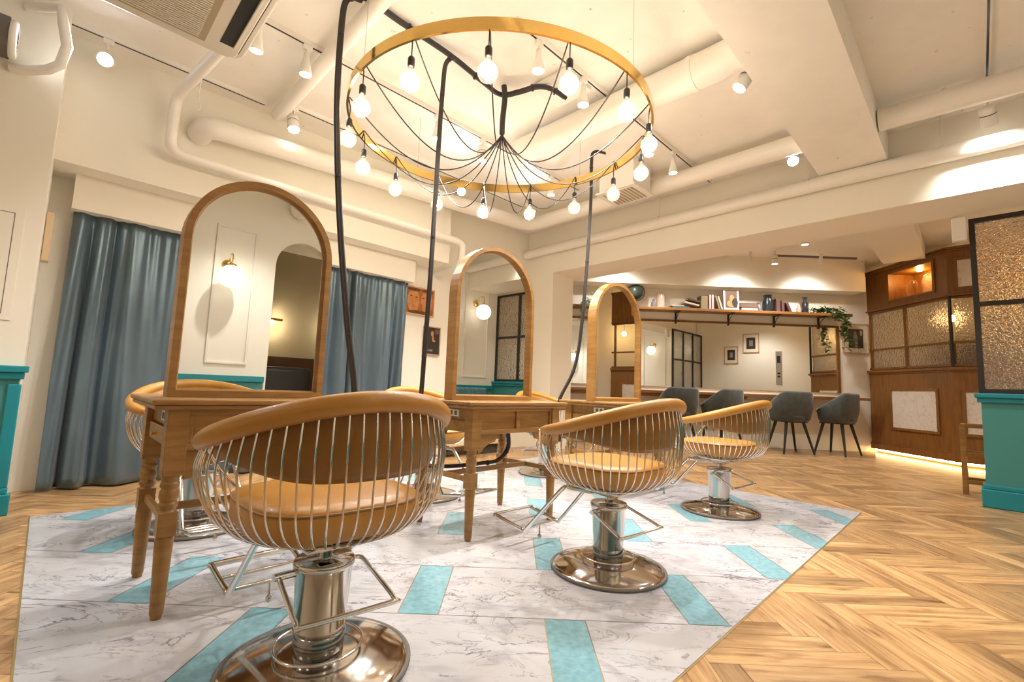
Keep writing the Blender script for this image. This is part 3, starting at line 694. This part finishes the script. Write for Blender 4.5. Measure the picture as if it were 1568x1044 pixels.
spot(3.70, 3.2, 'cone', D, 'white spotlight low behind the right half of the hoop')
spot(3.60, 1.98, 'cone', D, 'white spotlight hidden close to the hoop at its right side')
spot(4.06, 1.98, 'cone', D, 'small white spotlight between the hoop and the round duct')
spot(3.14, 1.03, 'cyl', (-.55, .1, -.9), 'white cylinder spotlight tilted left below the wide duct', z=3.12)
spot(4.60, 1.10, 'cyl', (-.35, -.6, -.7), 'bright cylinder spotlight under the long duct at the wide beam', z=3.16, cool=1, power=.8)
spot(4.74, -.14, 'cyl', (.22, .18, -.34), 'white cylinder spotlight hanging at the upper right', z=3.12, sz=1.25, power=.5)
spot(4.10, 3.92, 'cyl', (-.06, -1, -.40), 'dazzling star-like spotlight over the middle mirror', .4, 1, z=3.165, sz=.85)
for i, (x, l, aim) in enumerate(((3.62, 'small spotlight over the middle of the book shelf', (0, .5, -.8)), (4.72, 'small spotlight on the grey rail over the right end of the shelf', (.15, .5, -.8)), (1.7, 'small spotlight hidden behind the beam over the left of the shelf', (0, .5, -.8)))):
    uu, vv = (x+7.05)*S, (7.05-x)*S
    spot(uu, vv, 'cone', aim, l, .22, z=3.16, sz=2.3)
# lights of the reception side and the entrance, beyond the partition
for k, (u, v) in enumerate(((1.6, -.9), (3.4, -.9), (7.4, -1.0), (-1.6, .8), (-1.4, 2.8), (7.2, 1.6), (6.9, 3.3), (8.0, 2.2))):
    spot(u, v, 'cyl', D, 'white cylinder spotlight on the ceiling behind the camera, number %d from the left wall' % k if False else
         ['white spotlight out of view near the arch in the rear wall', 'white spotlight out of view near the rear sconces', 'white spotlight over the entrance beyond the glass partition', 'white spotlight out of view by the left teal wall, rear one', 'white spotlight out of view by the left teal wall, front one', 'white spotlight over the passage between beam and reception', 'white spotlight hidden above the left end of the back counter', 'white spotlight hidden above the right end of the back counter'][k], 1.0, sz=2.2)

# ------------------------------------------------------------------ posters by the curtains
root = empty('framed_poster', W(3.14, 4.77, 1.85), RZ); tag(root, 'framed orange print of two faces hanging right of the curtains', 'picture')
m = MB()
for q in ((-.21, .20, .155, .17), (-.21, .20, -.17, -.155), (-.21, -.195, -.155, .155), (.185, .20, -.155, .155)): m.box(q[0], q[1], -.02, 0, q[2], q[3])
m.build('frame', PALEW, root)
m = MB(); m.box(-.195, .185, -.010, 0, -.155, .155, 0)
def disc(mb_, cx, cz, rx, rz_, y, mi, n=20): mb_.prism([(cx+rx*cos(2*pi*i/n), cz+rz_*sin(2*pi*i/n)) for i in range(n)], y-.0012, y, 'y', mi)
for (cx, cz, rx, rz_, mi, d) in ((-.10, 0, .085, .14, 1, 1), (.09, .0, .085, .14, 1, 1), (-.135, .055, .018, .008, 2, 2), (-.06, .045, .018, .008, 2, 2), (.04, .045, .018, .008, 2, 2), (-.10, -.065, .022, .007, 0, 2), (.0, -.07, .03, .055, 0, 3), (-.02, -.135, .15, .022, 2, 3), (-.10, .135, .09, .02, 2, 3), (.10, .135, .08, .02, 2, 3), (.12, .05, .016, .007, 2, 2), (.09, -.065, .022, .007, 0, 2)):
    disc(m, cx, cz, rx, rz_, -.010-.0012*(d-1), mi)
m.build('print', [OR1, OR2, OR3], root)
root = empty('framed_poster', W(3.34, 4.77, 1.39), RZ); tag(root, 'small framed dark poster of a seated figure, hung below the orange print', 'picture')
m = MB()
for q in ((-.13, .12, .165, .177), (-.13, .12, -.177, -.165), (-.13, -.118, -.165, .165), (.108, .12, -.165, .165)): m.box(q[0], q[1], -.02, 0, q[2], q[3])
m.build('frame', PALEW, root)
m = MB(); m.box(-.118, .108, -.010, 0, -.165, .165, 0)
disc(m, .0, .09, .022, .032, -.010, 1); disc(m, .012, .03, .012, .035, -.010, 1); disc(m, .07, .12, .035, .035, -.010, 2); disc(m, .03, .0, .02, .012, -.010, 1)
for k, x in enumerate((-.055, -.035, -.02, 0)):
    m.box(x, x+.004, -.0112, -.010, -.13, -.108, 3)
    if k in (0, 3): m.box(x+.004, x+.014, -.0112, -.010, -.13, -.126, 3)
    if k == 3: m.box(x+.004, x+.014, -.0112, -.010, -.112, -.108, 3); m.box(x+.004, x+.012, -.0112, -.010, -.121, -.117, 3)
    if k == 2: m.box(x+.010, x+.014, -.0112, -.010, -.13, -.108, 3)
m.build('print', [PRINTB, OR2, BROWNB, CREAM], root)
# low bench by the corner wall
root = empty('low_bench', W(3.95, 4.6, 0), RZ); tag(root, 'low pale wooden bench against the corner wall, seen beneath the middle table', 'bench')
MB().box(-.62, .38, -.16, .16, .125, .15).build('seat', PALEW, root, bevel=.004)
for x in (-.60, .36): MB().box(x-.015, x+.015, -.15, .15, 0, .125).build('leg', WHITE, root)
tag(ub('storage_box', TWEED, (4.02, 4.28, 4.50, 4.72, 0.001, .11), bevel=.01), 'grey storage box under the right end of the low bench', 'box')
tag(MB().lathe([(.05, .001), (.09, .015), (.10, .05), (.07, .08), (.001, .085)], 20).build('storage_basket', RUBBER, loc=W(3.55, 4.62)), 'round dark basket under the left of the low bench', 'basket')

# ------------------------------------------------------------------ back wall: mirror, counter, shelf
root = empty('wall_mirror', (3.3, 8.0, .97)); tag(root, 'long wall mirror in a wooden frame above the back counter', 'mirror')
MB().box(-2.3, 2.27, -.02, -.001, .0, 1.12).build('mirror_glass', MIRROR, root)
m = MB(); m.box(-2.3, 2.32, -.035, -.001, 1.12, 1.155); m.box(2.27, 2.32, -.035, -.001, 0, 1.12); m.build('frame', BOOTH, root, bevel=.004)
root = empty('wall_counter', (3.3, 7.8, 0)); tag(root, 'long wooden counter fixed along the back wall under the mirror', 'counter')
MB().box(-2.6, 2.56, -.20, .19, .855, .90).build('worktop', BOOTHX, root, bevel=.005)
MB().box(-2.6, .55, -.16, .19, .80, .855).build('rail', BOOTHX, root)
m = MB()
for x in (-.72, .12): m.box(x, x+.14, -.168, -.16, .812, .842)
m.build('socket_plate', WHITE, root)
root = empty('wall_shelf', (3.35, 7.86, 2.30)); tag(root, 'long wooden shelf with books and bottles high on the back wall', 'shelf')
m = MB(); m.box(-2.6, 2.35, -.12, .13, -.045, 0); m.build('board', BOOTHX, root, bevel=.004)
for x in (-.55, .36, 1.15, 1.92):
    m = MB(); m.box(x-.012, x+.012, .10, .13, -.24, -.045); m.box(x-.012, x+.012, -.10, .13, -.06, -.045); m.tube([(x, -.06, -.055), (x, .04, -.12), (x, .115, -.21)], .006, 6); m.build('bracket', BLACK, root)
def sx(px): return 2.12+(px-979)*.01109
SH, SY = 2.3005, 7.84
# globe
root = empty('desk_globe', (2.06, SY, SH)); tag(root, 'dark green globe on a stand at the left of the shelf', 'globe')
MB().ball((0, 0, .26), .135, 24).build('sphere', GLOBE, root)
m = MB(); m.lathe([(.08, 0), (.075, .012), (.015, .02), (.012, .09), (.001, .1)], 20); m.tube([(.155*cos(radians(a)), 0, .26+.155*sin(radians(a))) for a in range(-95, 85, 12)], .007, 6); m.build('stand', BLACK, root)
def bottle(x, prof, mt, label, dy=0, stop=None):
    o = MB().lathe(prof, 20).build('bottle', mt, loc=(x, SY+dy, SH)); tag(o, label, 'bottle'); return o
bottle(sx(1002), [(.045, 0), (.047, .01), (.047, .08), (.02, .11), (.02, .135), (.024, .14)], MAUVE, 'small squat smoky bottle right of the globe')
tag(MB().lathe([(.062, 0), (.065, .02), (.065, .19), (.045, .225), (.045, .235), (.05, .24)], 20).build('jar', PINKG, loc=(sx(1013), SY, SH)), 'tall blush glass jar beside the small smoky bottle', 'jar')
tag(MB().lathe([(.04, 0), (.045, .02), (.045, .17), (.035, .20), (.04, .21)], 20).build('vase', clear_glass('vase_glass', frost=.1), loc=(2.612, SY+.03, SH)), 'clear glass vase on the shelf left of the books', 'vase')
def book(x, w_, h_, d_, mt, label, tilt=0, flat=False, z=0, dy=0, rz=0, cat='book'):
    root = empty('book', (x, SY+dy, SH+z)); root.rotation_euler = (0, tilt, rz)
    tag(root, label, cat, 'books on the shelf')
    if flat:
        m = MB(); m.box(-w_/2, w_/2, -d_/2, d_/2, 0, .004); m.box(-w_/2, w_/2, -d_/2, d_/2, h_-.004, h_); m.box(-w_/2, w_/2, -d_/2, -d_/2+.004, 0, h_); m.build('cover', mt, root)
        MB().box(-w_/2+.004, w_/2-.005, -d_/2+.004, d_/2-.004, .004, h_-.004).build('pages', CREAM, root)
    else:
        m = MB(); m.box(-w_/2, -w_/2+.004, -d_/2, d_/2, 0, h_); m.box(w_/2-.004, w_/2, -d_/2, d_/2, 0, h_); m.box(-w_/2, w_/2, -d_/2, -d_/2+.004, 0, h_); m.build('cover', mt, root)
        MB().box(-w_/2+.004, w_/2-.004, -d_/2+.004, d_/2-.005, .005, h_-.006).build('pages', CREAM, root)
    return root
book(sx(1040)+.02, .27, .028, .17, TEALB, 'teal book lying flat at the left of the shelf books', flat=True)
book(sx(1037), .22, .022, .15, CREAM, 'pale thin book lying on the teal one', flat=True, z=.029)
book(sx(1060)-.03, .26, .035, .17, CREAM, 'cream book slumped across the pile', tilt=.22, flat=True, z=.062)
book(sx(1066)-.03, .24, .03, .16, BROWNB, 'brown-edged book leaning over the cream one', tilt=.22, flat=True, z=.122, dy=.005)
book(sx(1077)-.0, .12, .22, .17, OLIVE, 'thick khaki book standing left of the pink pair')
book(sx(1085)+.012, .042, .245, .16, PINK, 'left one of two upright pink books')
book(sx(1089)+.014, .042, .245, .16, PINK, 'right one of two upright pink books')
book(3.475, .036, .235, .14, OLIVE, 'khaki book leaning left against the pink pair', tilt=-.28)
book(3.518, .036, .23, .14, CREAM, 'cream book leaning left, between the khaki one and the photograph', tilt=-.30)
root = empty('photo_frame', (sx(1117)+.01, SY-.095, SH)); root.rotation_euler = (-.05, 0, 0); tag(root, 'tall photograph in a white border standing in the middle of the shelf', 'picture')
MB().box(-.13, .13, .0, .012, 0, .36).build('frame', MATW, root, bevel=.002)
m = MB(); m.box(-.10, .10, -.003, .0, .03, .33, 0); disc(m, .01, .19, .04, .06, -.003, 1); disc(m, .0, .10, .075, .06, -.003, 1); disc(m, .06, .12, .05, .08, -.0042, 2)
m.build('print', [BROWNB, OR2, PRINTB], root)
book(sx(1146), .27, .045, .17, CREAM, 'cream book at the bottom of the short flat pile', flat=True)
book(sx(1145), .30, .075, .18, BROWNB, 'thick brown book on top of the short flat pile', flat=True, z=.046)
bottle(sx(1164), [(.045, 0), (.05, .02), (.05, .08), (.022, .12), (.022, .14), (.03, .145)], MAUVE, 'small smoky bottle left of the big dark jar')
bottle(sx(1178), [(.08, 0), (.088, .03), (.088, .14), (.065, .22), (.062, .27), (.075, .275), (.075, .285)], GLASSB, 'large dark blue wide-mouthed jar on the shelf')
book(sx(1190), .08, .215, .16, DKBOOK, 'tallest oxblood book right of the big jar')
book(sx(1198)-.01, .055, .185, .16, DKBOOK, 'second oxblood book, standing upright')
book(4.668, .045, .175, .16, DKBOOK, 'oxblood book leaning left at the end of the row', tilt=-.38)
bottle(sx(1225), [(.03, 0), (.035, .01), (.035, .085), (.018, .10), (.022, .14), (.001, .145)], PINKG, 'small blush bottle left of the tall blue bottle')
bottle(sx(1235), [(.05, 0), (.053, .01), (.053, .17), (.026, .205), (.026, .255), (.038, .262), (.038, .272)], GLASSB, 'tall narrow-necked dark blue bottle near the ivy')
# trailing ivy
def foliage(name, centre, blobs, mt, n, label, size=.03):
    m = MB(); rs = random.Random(3)
    for (cx, cy, cz, rx, ry, rz_, k) in blobs:
        for _ in range(k):
            p = Vector((cx+rs.gauss(0, rx), cy+rs.gauss(0, ry), cz+rs.gauss(0, rz_)))
            a = rs.uniform(0, 2*pi); t_ = rs.uniform(-.8, .8); s_ = size*rs.uniform(.6, 1.3)
            R = Matrix.Translation(p) @ Matrix.Rotation(a, 4, 'Z') @ Matrix.Rotation(t_, 4, 'X') @ Matrix.Rotation(rs.uniform(-.6, .6), 4, 'Y')
            old = m.m; m.m = R
            m.add([(0, -s_, 0), (s_*.5, -.2*s_, .12*s_), (s_*.38, .55*s_, 0), (0, s_, -.1*s_), (-s_*.38, .55*s_, 0), (-s_*.5, -.2*s_, .12*s_)], [(0, 1, 2, 3), (0, 3, 4, 5)])
            m.m = old
    root = empty(name, centre); tag(root, label, 'plant'); m.build('leaves', mt, root); return root
r = foliage('trailing_plant', (sx(1265), SY-.04, SH), [(-.10, 0, .05, .07, .03, .02, 90), (0, -.02, .06, .10, .03, .025, 130), (.16, -.06, -.02, .07, .03, .05, 120), (.27, -.09, -.18, .035, .02, .09, 110), (.24, -.10, -.36, .04, .02, .09, 90), (.34, -.10, -.52, .05, .015, .06, 30)], IVY, 0, 'dark green trailing ivy spilling over the right end of the shelf')
m = MB(); m.tube(smoothpath([(-.2, 0, .02), (0, -.03, .06), (.2, -.09, -.02), (.26, -.1, -.25), (.25, -.1, -.42), (.40, -.1, -.60)], 5), .004, 5); m.build('stem', IVY2, r)
r = foliage('trailing_plant', (1.22, SY-.06, SH), [(.06, 0, .06, .06, .03, .06, 45), (-.05, -.05, -.06, .05, .02, .07, 40)], IVY2, 0, 'pale green leafy plant at the left end of the shelf, by the white wall', size=.035)
MB().lathe([(.03, 0), (.045, .06), (.04, .06)], 16).build('pot', MAUVE, r)
# framed photograph on the right
root = empty('framed_photograph', (5.91, 7.99, 1.915)); tag(root, 'framed black and white photograph of a standing figure beside the wooden booth', 'picture')
m = MB()
for q in ((-.225, .225, .24, .26), (-.225, .225, -.26, -.24), (-.225, -.205, -.24, .24), (.205, .225, -.24, .24)): m.box(q[0], q[1], -.03, 0, q[2], q[3])
m.build('frame', PALEW, root, bevel=.003); MB().box(-.205, .205, -.012, 0, -.24, .24).build('mat_board', MATW, root)
m = MB(); m.box(-.125, .125, -.016, -.012, -.165, .165, 0); disc(m, -.01, .10, .02, .03, -.016, 1); disc(m, -.01, .02, .035, .07, -.016, 1); disc(m, 0, -.09, .028, .07, -.016, 1); disc(m, .09, .1, .02, .05, -.016, 2)
m.build('print', [PRINTB, PRINTG, CREAM], root)

# ------------------------------------------------------------------ tub chairs at the counter
def make_tub():
    root = empty('tub_chair', (0, 0, 0))
    m = MB(); rows = []
    for i in range(41):
        a = -125+250*i/40; t = abs(a)/125; th = radians(-90+a)
        top = .93-.25*max(0, (t-.34)/.66)**.9 if t > .34 else .93
        c_, s_ = cos(th), sin(th); k_ = 1/((abs(c_)**3.4+abs(s_)**3.4)**(1/3.4)); R = lambda r: (r*c_*k_*1.02, r*s_*k_*.90)
        rb = .205; rt = .285
        prof = [(rb*.6, .475), (rb+.02, .48), (rb+.045, .53), (rt-.005, .68), (rt, top-.03), (rt-.008, top-.005), (rt-.025, top), (rt-.045, top-.008), (rt-.052, top-.04), (rt-.055, .68), (rb-.01, .56), (rb*.5, .55)]
        rows.append([(*R(r), z) for r, z in prof])
    m.grid(rows, closed=True); n = 12
    m.add(rows[0], [tuple(range(n))]); m.add(rows[-1], [tuple(range(n))])
    m.build('shell', TWEED, root)
    m = MB(); m.m = Matrix.Diagonal((1, 1.05, 1, 1)); m.lathe([(.001, .50), (.21, .50), (.232, .52), (.235, .55), (.22, .575), (.001, .585)], 28); m.build('seat', TWEED, root)
    m = MB(); m.box(-.17, .17, -.17, .17, .465, .48); m.build('under_frame', BLACK, root)
    for x in (-1, 1):
        for y in (-1, 1): MB().tube([(x*.13, y*.13, .47), (x*.235, y*.215, .004)], [.024, .014], 10).build('leg', BLACK, root)
    return root
tb = make_tub()
for i, (x, y, rz, l) in enumerate(((2.63, 7.42, .1, 'grey-blue upholstered tub chair, leftmost of four at the back counter'), (3.32, 7.40, .45, 'grey-blue tub chair second from left, its arm turned to us, at the back counter'),
                                   (4.40, 7.42, .05, 'grey-blue tub chair third from left at the back counter'), (5.15, 7.42, .52, 'grey-blue tub chair at the right end of the counter, turned to the left'))):
    o = tb if i == 0 else copy_tree(tb); o.location = (x, y, 0.001); o.rotation_euler.z = rz; o.scale = (1.03, 1.03, 1.03); tag(o, l, 'chair', 'tub chairs at the back counter')

# ------------------------------------------------------------------ wooden reception booth
root = empty('reception_booth', (6.1, 6.45, 0)); tag(root, 'tall oak reception booth with hammered glass windows and marble panels', 'booth')
F1 = Matrix.Rotation(-pi/2, 4, 'Z') @ Matrix.Translation((-1.5, 0, 0))     # local x runs from the back wall to the corner, +y goes into the booth
F2 = Matrix.Rotation(-pi/4, 4, 'Z')
def fb(m, F, *b, mi=0): m.m = F; m.box(*b, mi); m.m = Matrix()
m = MB(); fb(m, F1, 0, 1.5, 0, .08, .07, 1.33); fb(m, F2, 0, 1.5, 0, .08, .07, 1.33); m.build('base_panel', BOOTH, root)
for nm, zz in (('skirting', ((.07, .17, .022), (.17, .19, .012))), ('ledge_moulding', ((1.30, 1.325, .015), (1.325, 1.365, .04)))):
    m = MB()
    for z0, z1, d in zz: fb(m, F1, 0, 1.5+d*.4, -d, .02, z0, z1); fb(m, F2, -d*.4, 1.5, -d, .02, z0, z1)
    m.build(nm, BOOTH, root, bevel=.004)
m = MB(); fb(m, F1, 0, 1.5, .05, .3, 1.365, 1.375); fb(m, F2, 0, 1.5, .05, .3, 1.365, 1.375); m.build('ledge', BOOTH, root)
m = MB()   # header with the niche hole
for b in ((0, .50, .0, .05, 2.36, 3.02), (1.28, 1.5, .0, .05, 2.36, 3.02), (.50, 1.28, 0, .05, 2.36, 2.49), (.50, 1.28, 0, .05, 2.92, 3.02)): fb(m, F1, *b)
for b in ((0, .42, 0, .05, 2.36, 3.02), (1.0, 1.5, 0, .05, 2.36, 3.02), (.42, 1.0, 0, .05, 2.36, 2.49), (.42, 1.0, 0, .05, 2.92, 3.02)): fb(m, F2, *b)
m.build('header', BOOTH, root)
m = MB()
for z0, z1, d in ((2.36, 2.385, .03), (3.0, 3.03, .025), (3.03, 3.06, .045)): fb(m, F1, 0, 1.5+d*.4, -d, .05, z0, z1); fb(m, F2, -d*.4, 1.5, -d, .05, z0, z1)
m.build('cornice', BOOTH, root, bevel=.005)
m = MB()
for b in ((.50, 1.28, .05, .40, 2.47, 2.49), (.50, 1.28, .05, .40, 2.92, 2.94), (.48, .50, .05, .40, 2.47, 2.94), (1.28, 1.30, .05, .40, 2.47, 2.94), (.48, 1.30, .40, .42, 2.47, 2.94)): fb(m, F1, *b)
for b in ((.46, 1.32, -.018, 0, 2.455, 2.49), (.46, 1.32, -.018, 0, 2.92, 2.955), (.46, .50, -.018, 0, 2.49, 2.92), (1.28, 1.32, -.018, 0, 2.49, 2.92)): fb(m, F1, *b)
ni = m.build('display_niche', BOOTH, root, bevel=.002)
m = MB(); m.m = F1; m.lathe([(.03, 2.90), (.03, 2.92)], 16, (.84, .2, 0)); m.build('downlight', LENSW, ni)
pt = F1 @ Vector((.84, .2, 2.86)); light('lamp', 'POINT', ni, pt, 9, (1, .50, .12), .02)
m = MB()
for b in ((.42, 1.0, .05, .40, 2.47, 2.49), (.42, 1.0, .05, .40, 2.92, 2.94), (.40, .42, .05, .40, 2.47, 2.94), (1.0, 1.02, .05, .40, 2.47, 2.94), (.40, 1.02, .40, .42, 2.47, 2.94)): fb(m, F2, *b)
ni = m.build('display_niche', BOOTH, root, bevel=.002)
m = MB(); m.m = F2; m.ball((.71, .2, 2.82), .05, 16); m.build('downlight', emis('amber_lamp', (1, .6, .22), 14), ni)
pt = F2 @ Vector((.71, .2, 2.74)); light('lamp', 'POINT', ni, pt, 5, (1, .62, .22), .02)
def panel(F, a, b, z0, z1):
    m = MB(); fb(m, F, a, b, -.006, 0, z0, z1); m.build('marble_panel', MARB2, root)
    m = MB()
    for q in ((a-.04, b+.04, z1, z1+.04), (a-.04, b+.04, z0-.04, z0), (a-.04, a, z0, z1), (b, b+.04, z0, z1)): fb(m, F, q[0], q[1], -.02, 0, q[2], q[3])
    m.build('panel_moulding', BOOTH, root, bevel=.005)
panel(F1, .46, 1.24, .455, 1.03); panel(F2, .12, .29, .46, 1.02); panel(F2, .11, .27, 2.48, 2.86); panel(F2, .55, 1.2, .46, 1.02)
m = MB()
for x in (.02, .72): fb(m, F1, x, x+.035, .01, .06, 1.375, 2.36)
for z0 in (1.375, 1.70, 2.325): fb(m, F1, 0, 1.5, .01, .06, z0, z0+.035 if z0 != 1.70 else z0+.028)
for z0 in (1.375, 1.70, 2.325): fb(m, F2, 0, 1.5, .01, .06, z0, z0+.03)
for x in (.34, .80, 1.4): fb(m, F2, x, x+.035, .01, .06, 1.375, 2.36)
m.build('window_frame', BOOTH, root, bevel=.003)
MB().box(-.004, .022, -.022, .010, 1.366, 2.36).build('corner_post', BLACK, root)
for x0, x1 in ((.06, .72), (.76, 1.48)):
    for z0, z1 in ((1.41, 1.70), (1.73, 2.325)):
        m = MB(); fb(m, F1, x0, x1, .03, .036, z0, z1); m.build('pane', HAMMER, root)
for x0, x1 in ((.05, .34), (.38, .80)):
    for z0, z1 in ((1.41, 1.70), (1.73, 2.325)):
        m = MB(); fb(m, F2, x0, x1, .03, .036, z0, z1); m.build('pane', HAMMER, root)
m = MB(); fb(m, F1, 0, 1.45, .05, .07, .035, .068); fb(m, F2, .02, 1.5, .05, .07, .035, .068); m.build('light_strip', LED, root)
m = MB(); fb(m, F1, 0, 1.5, .10, .16, 0, .07); fb(m, F2, 0.02, 1.5, .10, .16, 0, .07); m.build('plinth', BOOTH, root)
def cloche(x, r, h, label):
    p = Matrix.Translation((6.1, 6.45, 0)) @ F1 @ Vector((x, .2, 2.4905)); rt = empty('glass_cloche', p); tag(rt, label, 'cloche')
    MB().lathe([(r+.02, 0), (r+.02, .012), (r, .015)], 24).build('base', BRASS, rt)
    MB().lathe([(r, .015), (r, h*.6), (r*.85, h*.82), (r*.5, h*.96), (.001, h), ], 24).build('dome', clear_glass('cloche_glass', frost=.12), rt)
cloche(.70, .075, .30, 'glass bell jar on the left of the lit booth niche'); cloche(1.06, .13, .34, 'larger glass bell jar under the lamp in the booth niche')
# warm pendant bulbs inside reception, seen through the hammered glass
def pend(x, y, z, label, first=[None]):
    if first[0] is None:
        o = empty('pendant_lamp', (0, 0, 0)); MB().tube([(0, 0, 0), (0, 0, HC-2.25)], .004, 6).build('cord', BLACK, o)
        MB().ball((0, 0, -.05), .05, 16).build('bulb', emis('amber_bulb', (1, .62, .25), 40), o); first[0] = o
    else: o = copy_tree(first[0])
    o.location = (x, y, z); tag(o, label, 'lamp', 'amber pendant bulbs in reception'); return o
pend(6.75, 6.45, 2.22, 'amber pendant bulb behind the narrow booth window')
pend(6.75, 7.1, 2.22, 'amber pendant bulb behind the wide booth window')
pend(7.1, 6.0, 2.22, 'amber pendant bulb inside the booth, nearer one behind the black-framed glass')
pend(7.35, 5.72, 2.22, 'amber pendant bulb inside the booth, rightmost behind the black-framed glass')
tag(MB().box(7.35, 7.69, 6.6, 7.9, 0, 1.9).build('dark_backing', DARKW), 'added dark block giving the darkness behind the reception booth windows', 'backdrop')  # added block, no real furniture; it supplies the dark behind the booth glass
# wooden rack beside the partition
root = empty('wooden_rack', W(6.48, -.06, 0), RZ); tag(root, 'low open oak rack with rails half hidden behind the teal partition', 'rack')
for x, y in ((-.13, .19), (.13, .19), (-.13, -.35), (.13, -.35)): MB().box(x-.025, x+.025, y-.02, y+.02, 0, .655).build('leg', OAK, root, bevel=.003)
for z in (.10, .36, .63):
    m = MB()
    for x in (-.13, .13): m.box(x-.018, x+.018, -.35, .19, z, z+.035)
    m.box(-.13, .13, .175, .205, z, z+.035); m.box(-.13, .13, -.365, -.335, z, z+.035); m.build('rail', OAK, root, bevel=.003)
# white speaker near the beam, above the booth
root = empty('wall_speaker', W(5.66, .06, 2.42), RZ); tag(root, 'small white speaker hanging from the beam above the glass partition', 'speaker')
MB().box(-.045, .045, -.05, .05, -.12, .09).build('housing', WHITE, root, bevel=.012); MB().tube([(0, 0, .09), (0, 0, .12)], .012, 8).build('mount', WHITE, root)

# ------------------------------------------------------------------ things the mirrors show
def sconce(u, z, label, first=[None]):
    if first[0] is None:
        o = empty('wall_sconce', (0, 0, 0), RZ)
        m = MB(); m.m = Matrix.Rotation(-pi/2, 4, 'X'); m.lathe([(.06, 0), (.06, .012), (.03, .03), (.001, .035)], 24); b = m.build('backplate', BRASS, o)
        MB().tube(smoothpath([(0, .02, 0), (0, .07, .01), (0, .10, .07), (0, .16, .11), (0, .22, .07), (0, .22, -.03)], 5), .008, 10).build('arm', BRASS, o)
        MB().lathe([(.05, -.055), (.045, -.03), (.02, -.02), (.001, -.02)], 20, (0, .22, 0)).build('gallery', BRASS, o)
        MB().ball((0, .22, -.17), .13, 28).build('globe_shade', OPAL, o); first[0] = o
    else: o = copy_tree(first[0])
    o.location = W(u, -1.75, z); o.rotation_euler.z = RZ; tag(o, label, 'wall lamp', 'opal globe sconces'); return o
sconce(1.40, 2.17, 'brass wall sconce with opal globe mirrored in the large left mirror')
sconce(5.24, 2.30, 'brass sconce with opal globe mirrored in the middle mirror')
sconce(4.35, 2.30, 'brass sconce with opal globe mirrored in the long back mirror')
def picture(u, z, w_, h_, label):
    o = empty('framed_photograph', W(u, -1.75, z), RZ); tag(o, label, 'picture')
    m = MB(); a, b = w_/2, h_/2
    for q in ((-a, a, b-.02, b), (-a, a, -b, -b+.02), (-a, -a+.02, -b, b), (a-.02, a, -b, b)): m.box(q[0], q[1], 0, .025, q[2], q[3])
    m.build('frame', PALEW, o); MB().box(-a+.02, a-.02, 0, .01, -b+.02, b-.02).build('mat_board', MATW, o)
    m = MB(); m.box(-a*.55, a*.55, .01, .014, -b*.6, b*.6, 0); m.box(-a*.2, a*.25, .014, .016, -b*.3, b*.3, 1); m.build('print', [PRINTB, PRINTG], o)
picture(6.60, 1.95, .36, .46, 'small framed photograph beyond the partition, lower one in the back mirror')
picture(7.10, 2.25, .40, .50, 'small framed photograph beyond the partition, higher one in the back mirror')
o = empty('lift_call_panel', W(7.75, -1.75, 1.6), RZ); tag(o, 'slim steel lift call panel with dark display, mirrored in the back mirror', 'panel')
MB().box(-.07, .07, 0, .012, -.42, .42).build('plate', mat('brushed_steel', (.55, .53, .5), .35, metal=.9), o, bevel=.003)
m = MB(); m.box(-.04, .04, .012, .015, .12, .30); m.box(-.03, .03, .012, .016, -.16, -.12); m.box(-.03, .03, .012, .016, -.24, -.20); m.build('buttons', BLACK, o)
o = empty('picture_lamp', W(2.75, -4.44, 1.9), RZ); tag(o, 'brass picture lamp on the dim lounge wall, seen through the arch in the mirror', 'lamp')
MB().tube([(0, .0, -.05), (0, .08, .02), (0, .14, 0)], .008, 8).build('arm', BRASS, o); MB().tube([(-.16, .14, 0), (.16, .14, 0)], .022, 12).build('shade', BRASS, o)
light('lamp', 'POINT', o, (0, .12, -.06), 16, (1, .80, .55), .03)
light('lamp', 'POINT', o, (1.2, .12, -.06), 14, (1, .80, .55), .03)
o = empty('banquette', W(2.3, -2.7, 0), RZ); tag(o, 'dark high-backed lounge seat seen through the arch in the large mirror', 'seat')
MB().box(-.45, .45, -.4, .35, 0, .42).build('seat', BLACK, o, bevel=.04); MB().box(-.42, .42, .25, .38, .42, 1.02).build('backrest', BLACK, o, bevel=.06, seg=4)
for k, (u, l) in enumerate(((5.1, 'quilted blue cushion on the rear bench, left one'), (4.1, 'quilted blue cushion on the rear bench, middle one'), (3.2, 'quilted blue cushion on the rear bench, right one'))):
    m = MB(); m.box(-.32, .32, -.05, .05, 0, .36); o = m.build('cushion', CUSH, loc=W(u, -1.60, .47), rz=RZ, bevel=.04, seg=4); tag(o, l, 'cushion', 'blue cushions')
root = empty('wall_bench', W(4.2, -1.5, 0), RZ); tag(root, 'wooden waiting bench along the rear wall with blue cushions', 'bench')
MB().box(-1.4, 1.4, -.22, .22, .42, .47).build('seat', OAKX, root, bevel=.005)
for x in (-1.3, 1.3): MB().box(x-.03, x+.03, -.18, .18, 0, .42).build('leg', OAK, root)
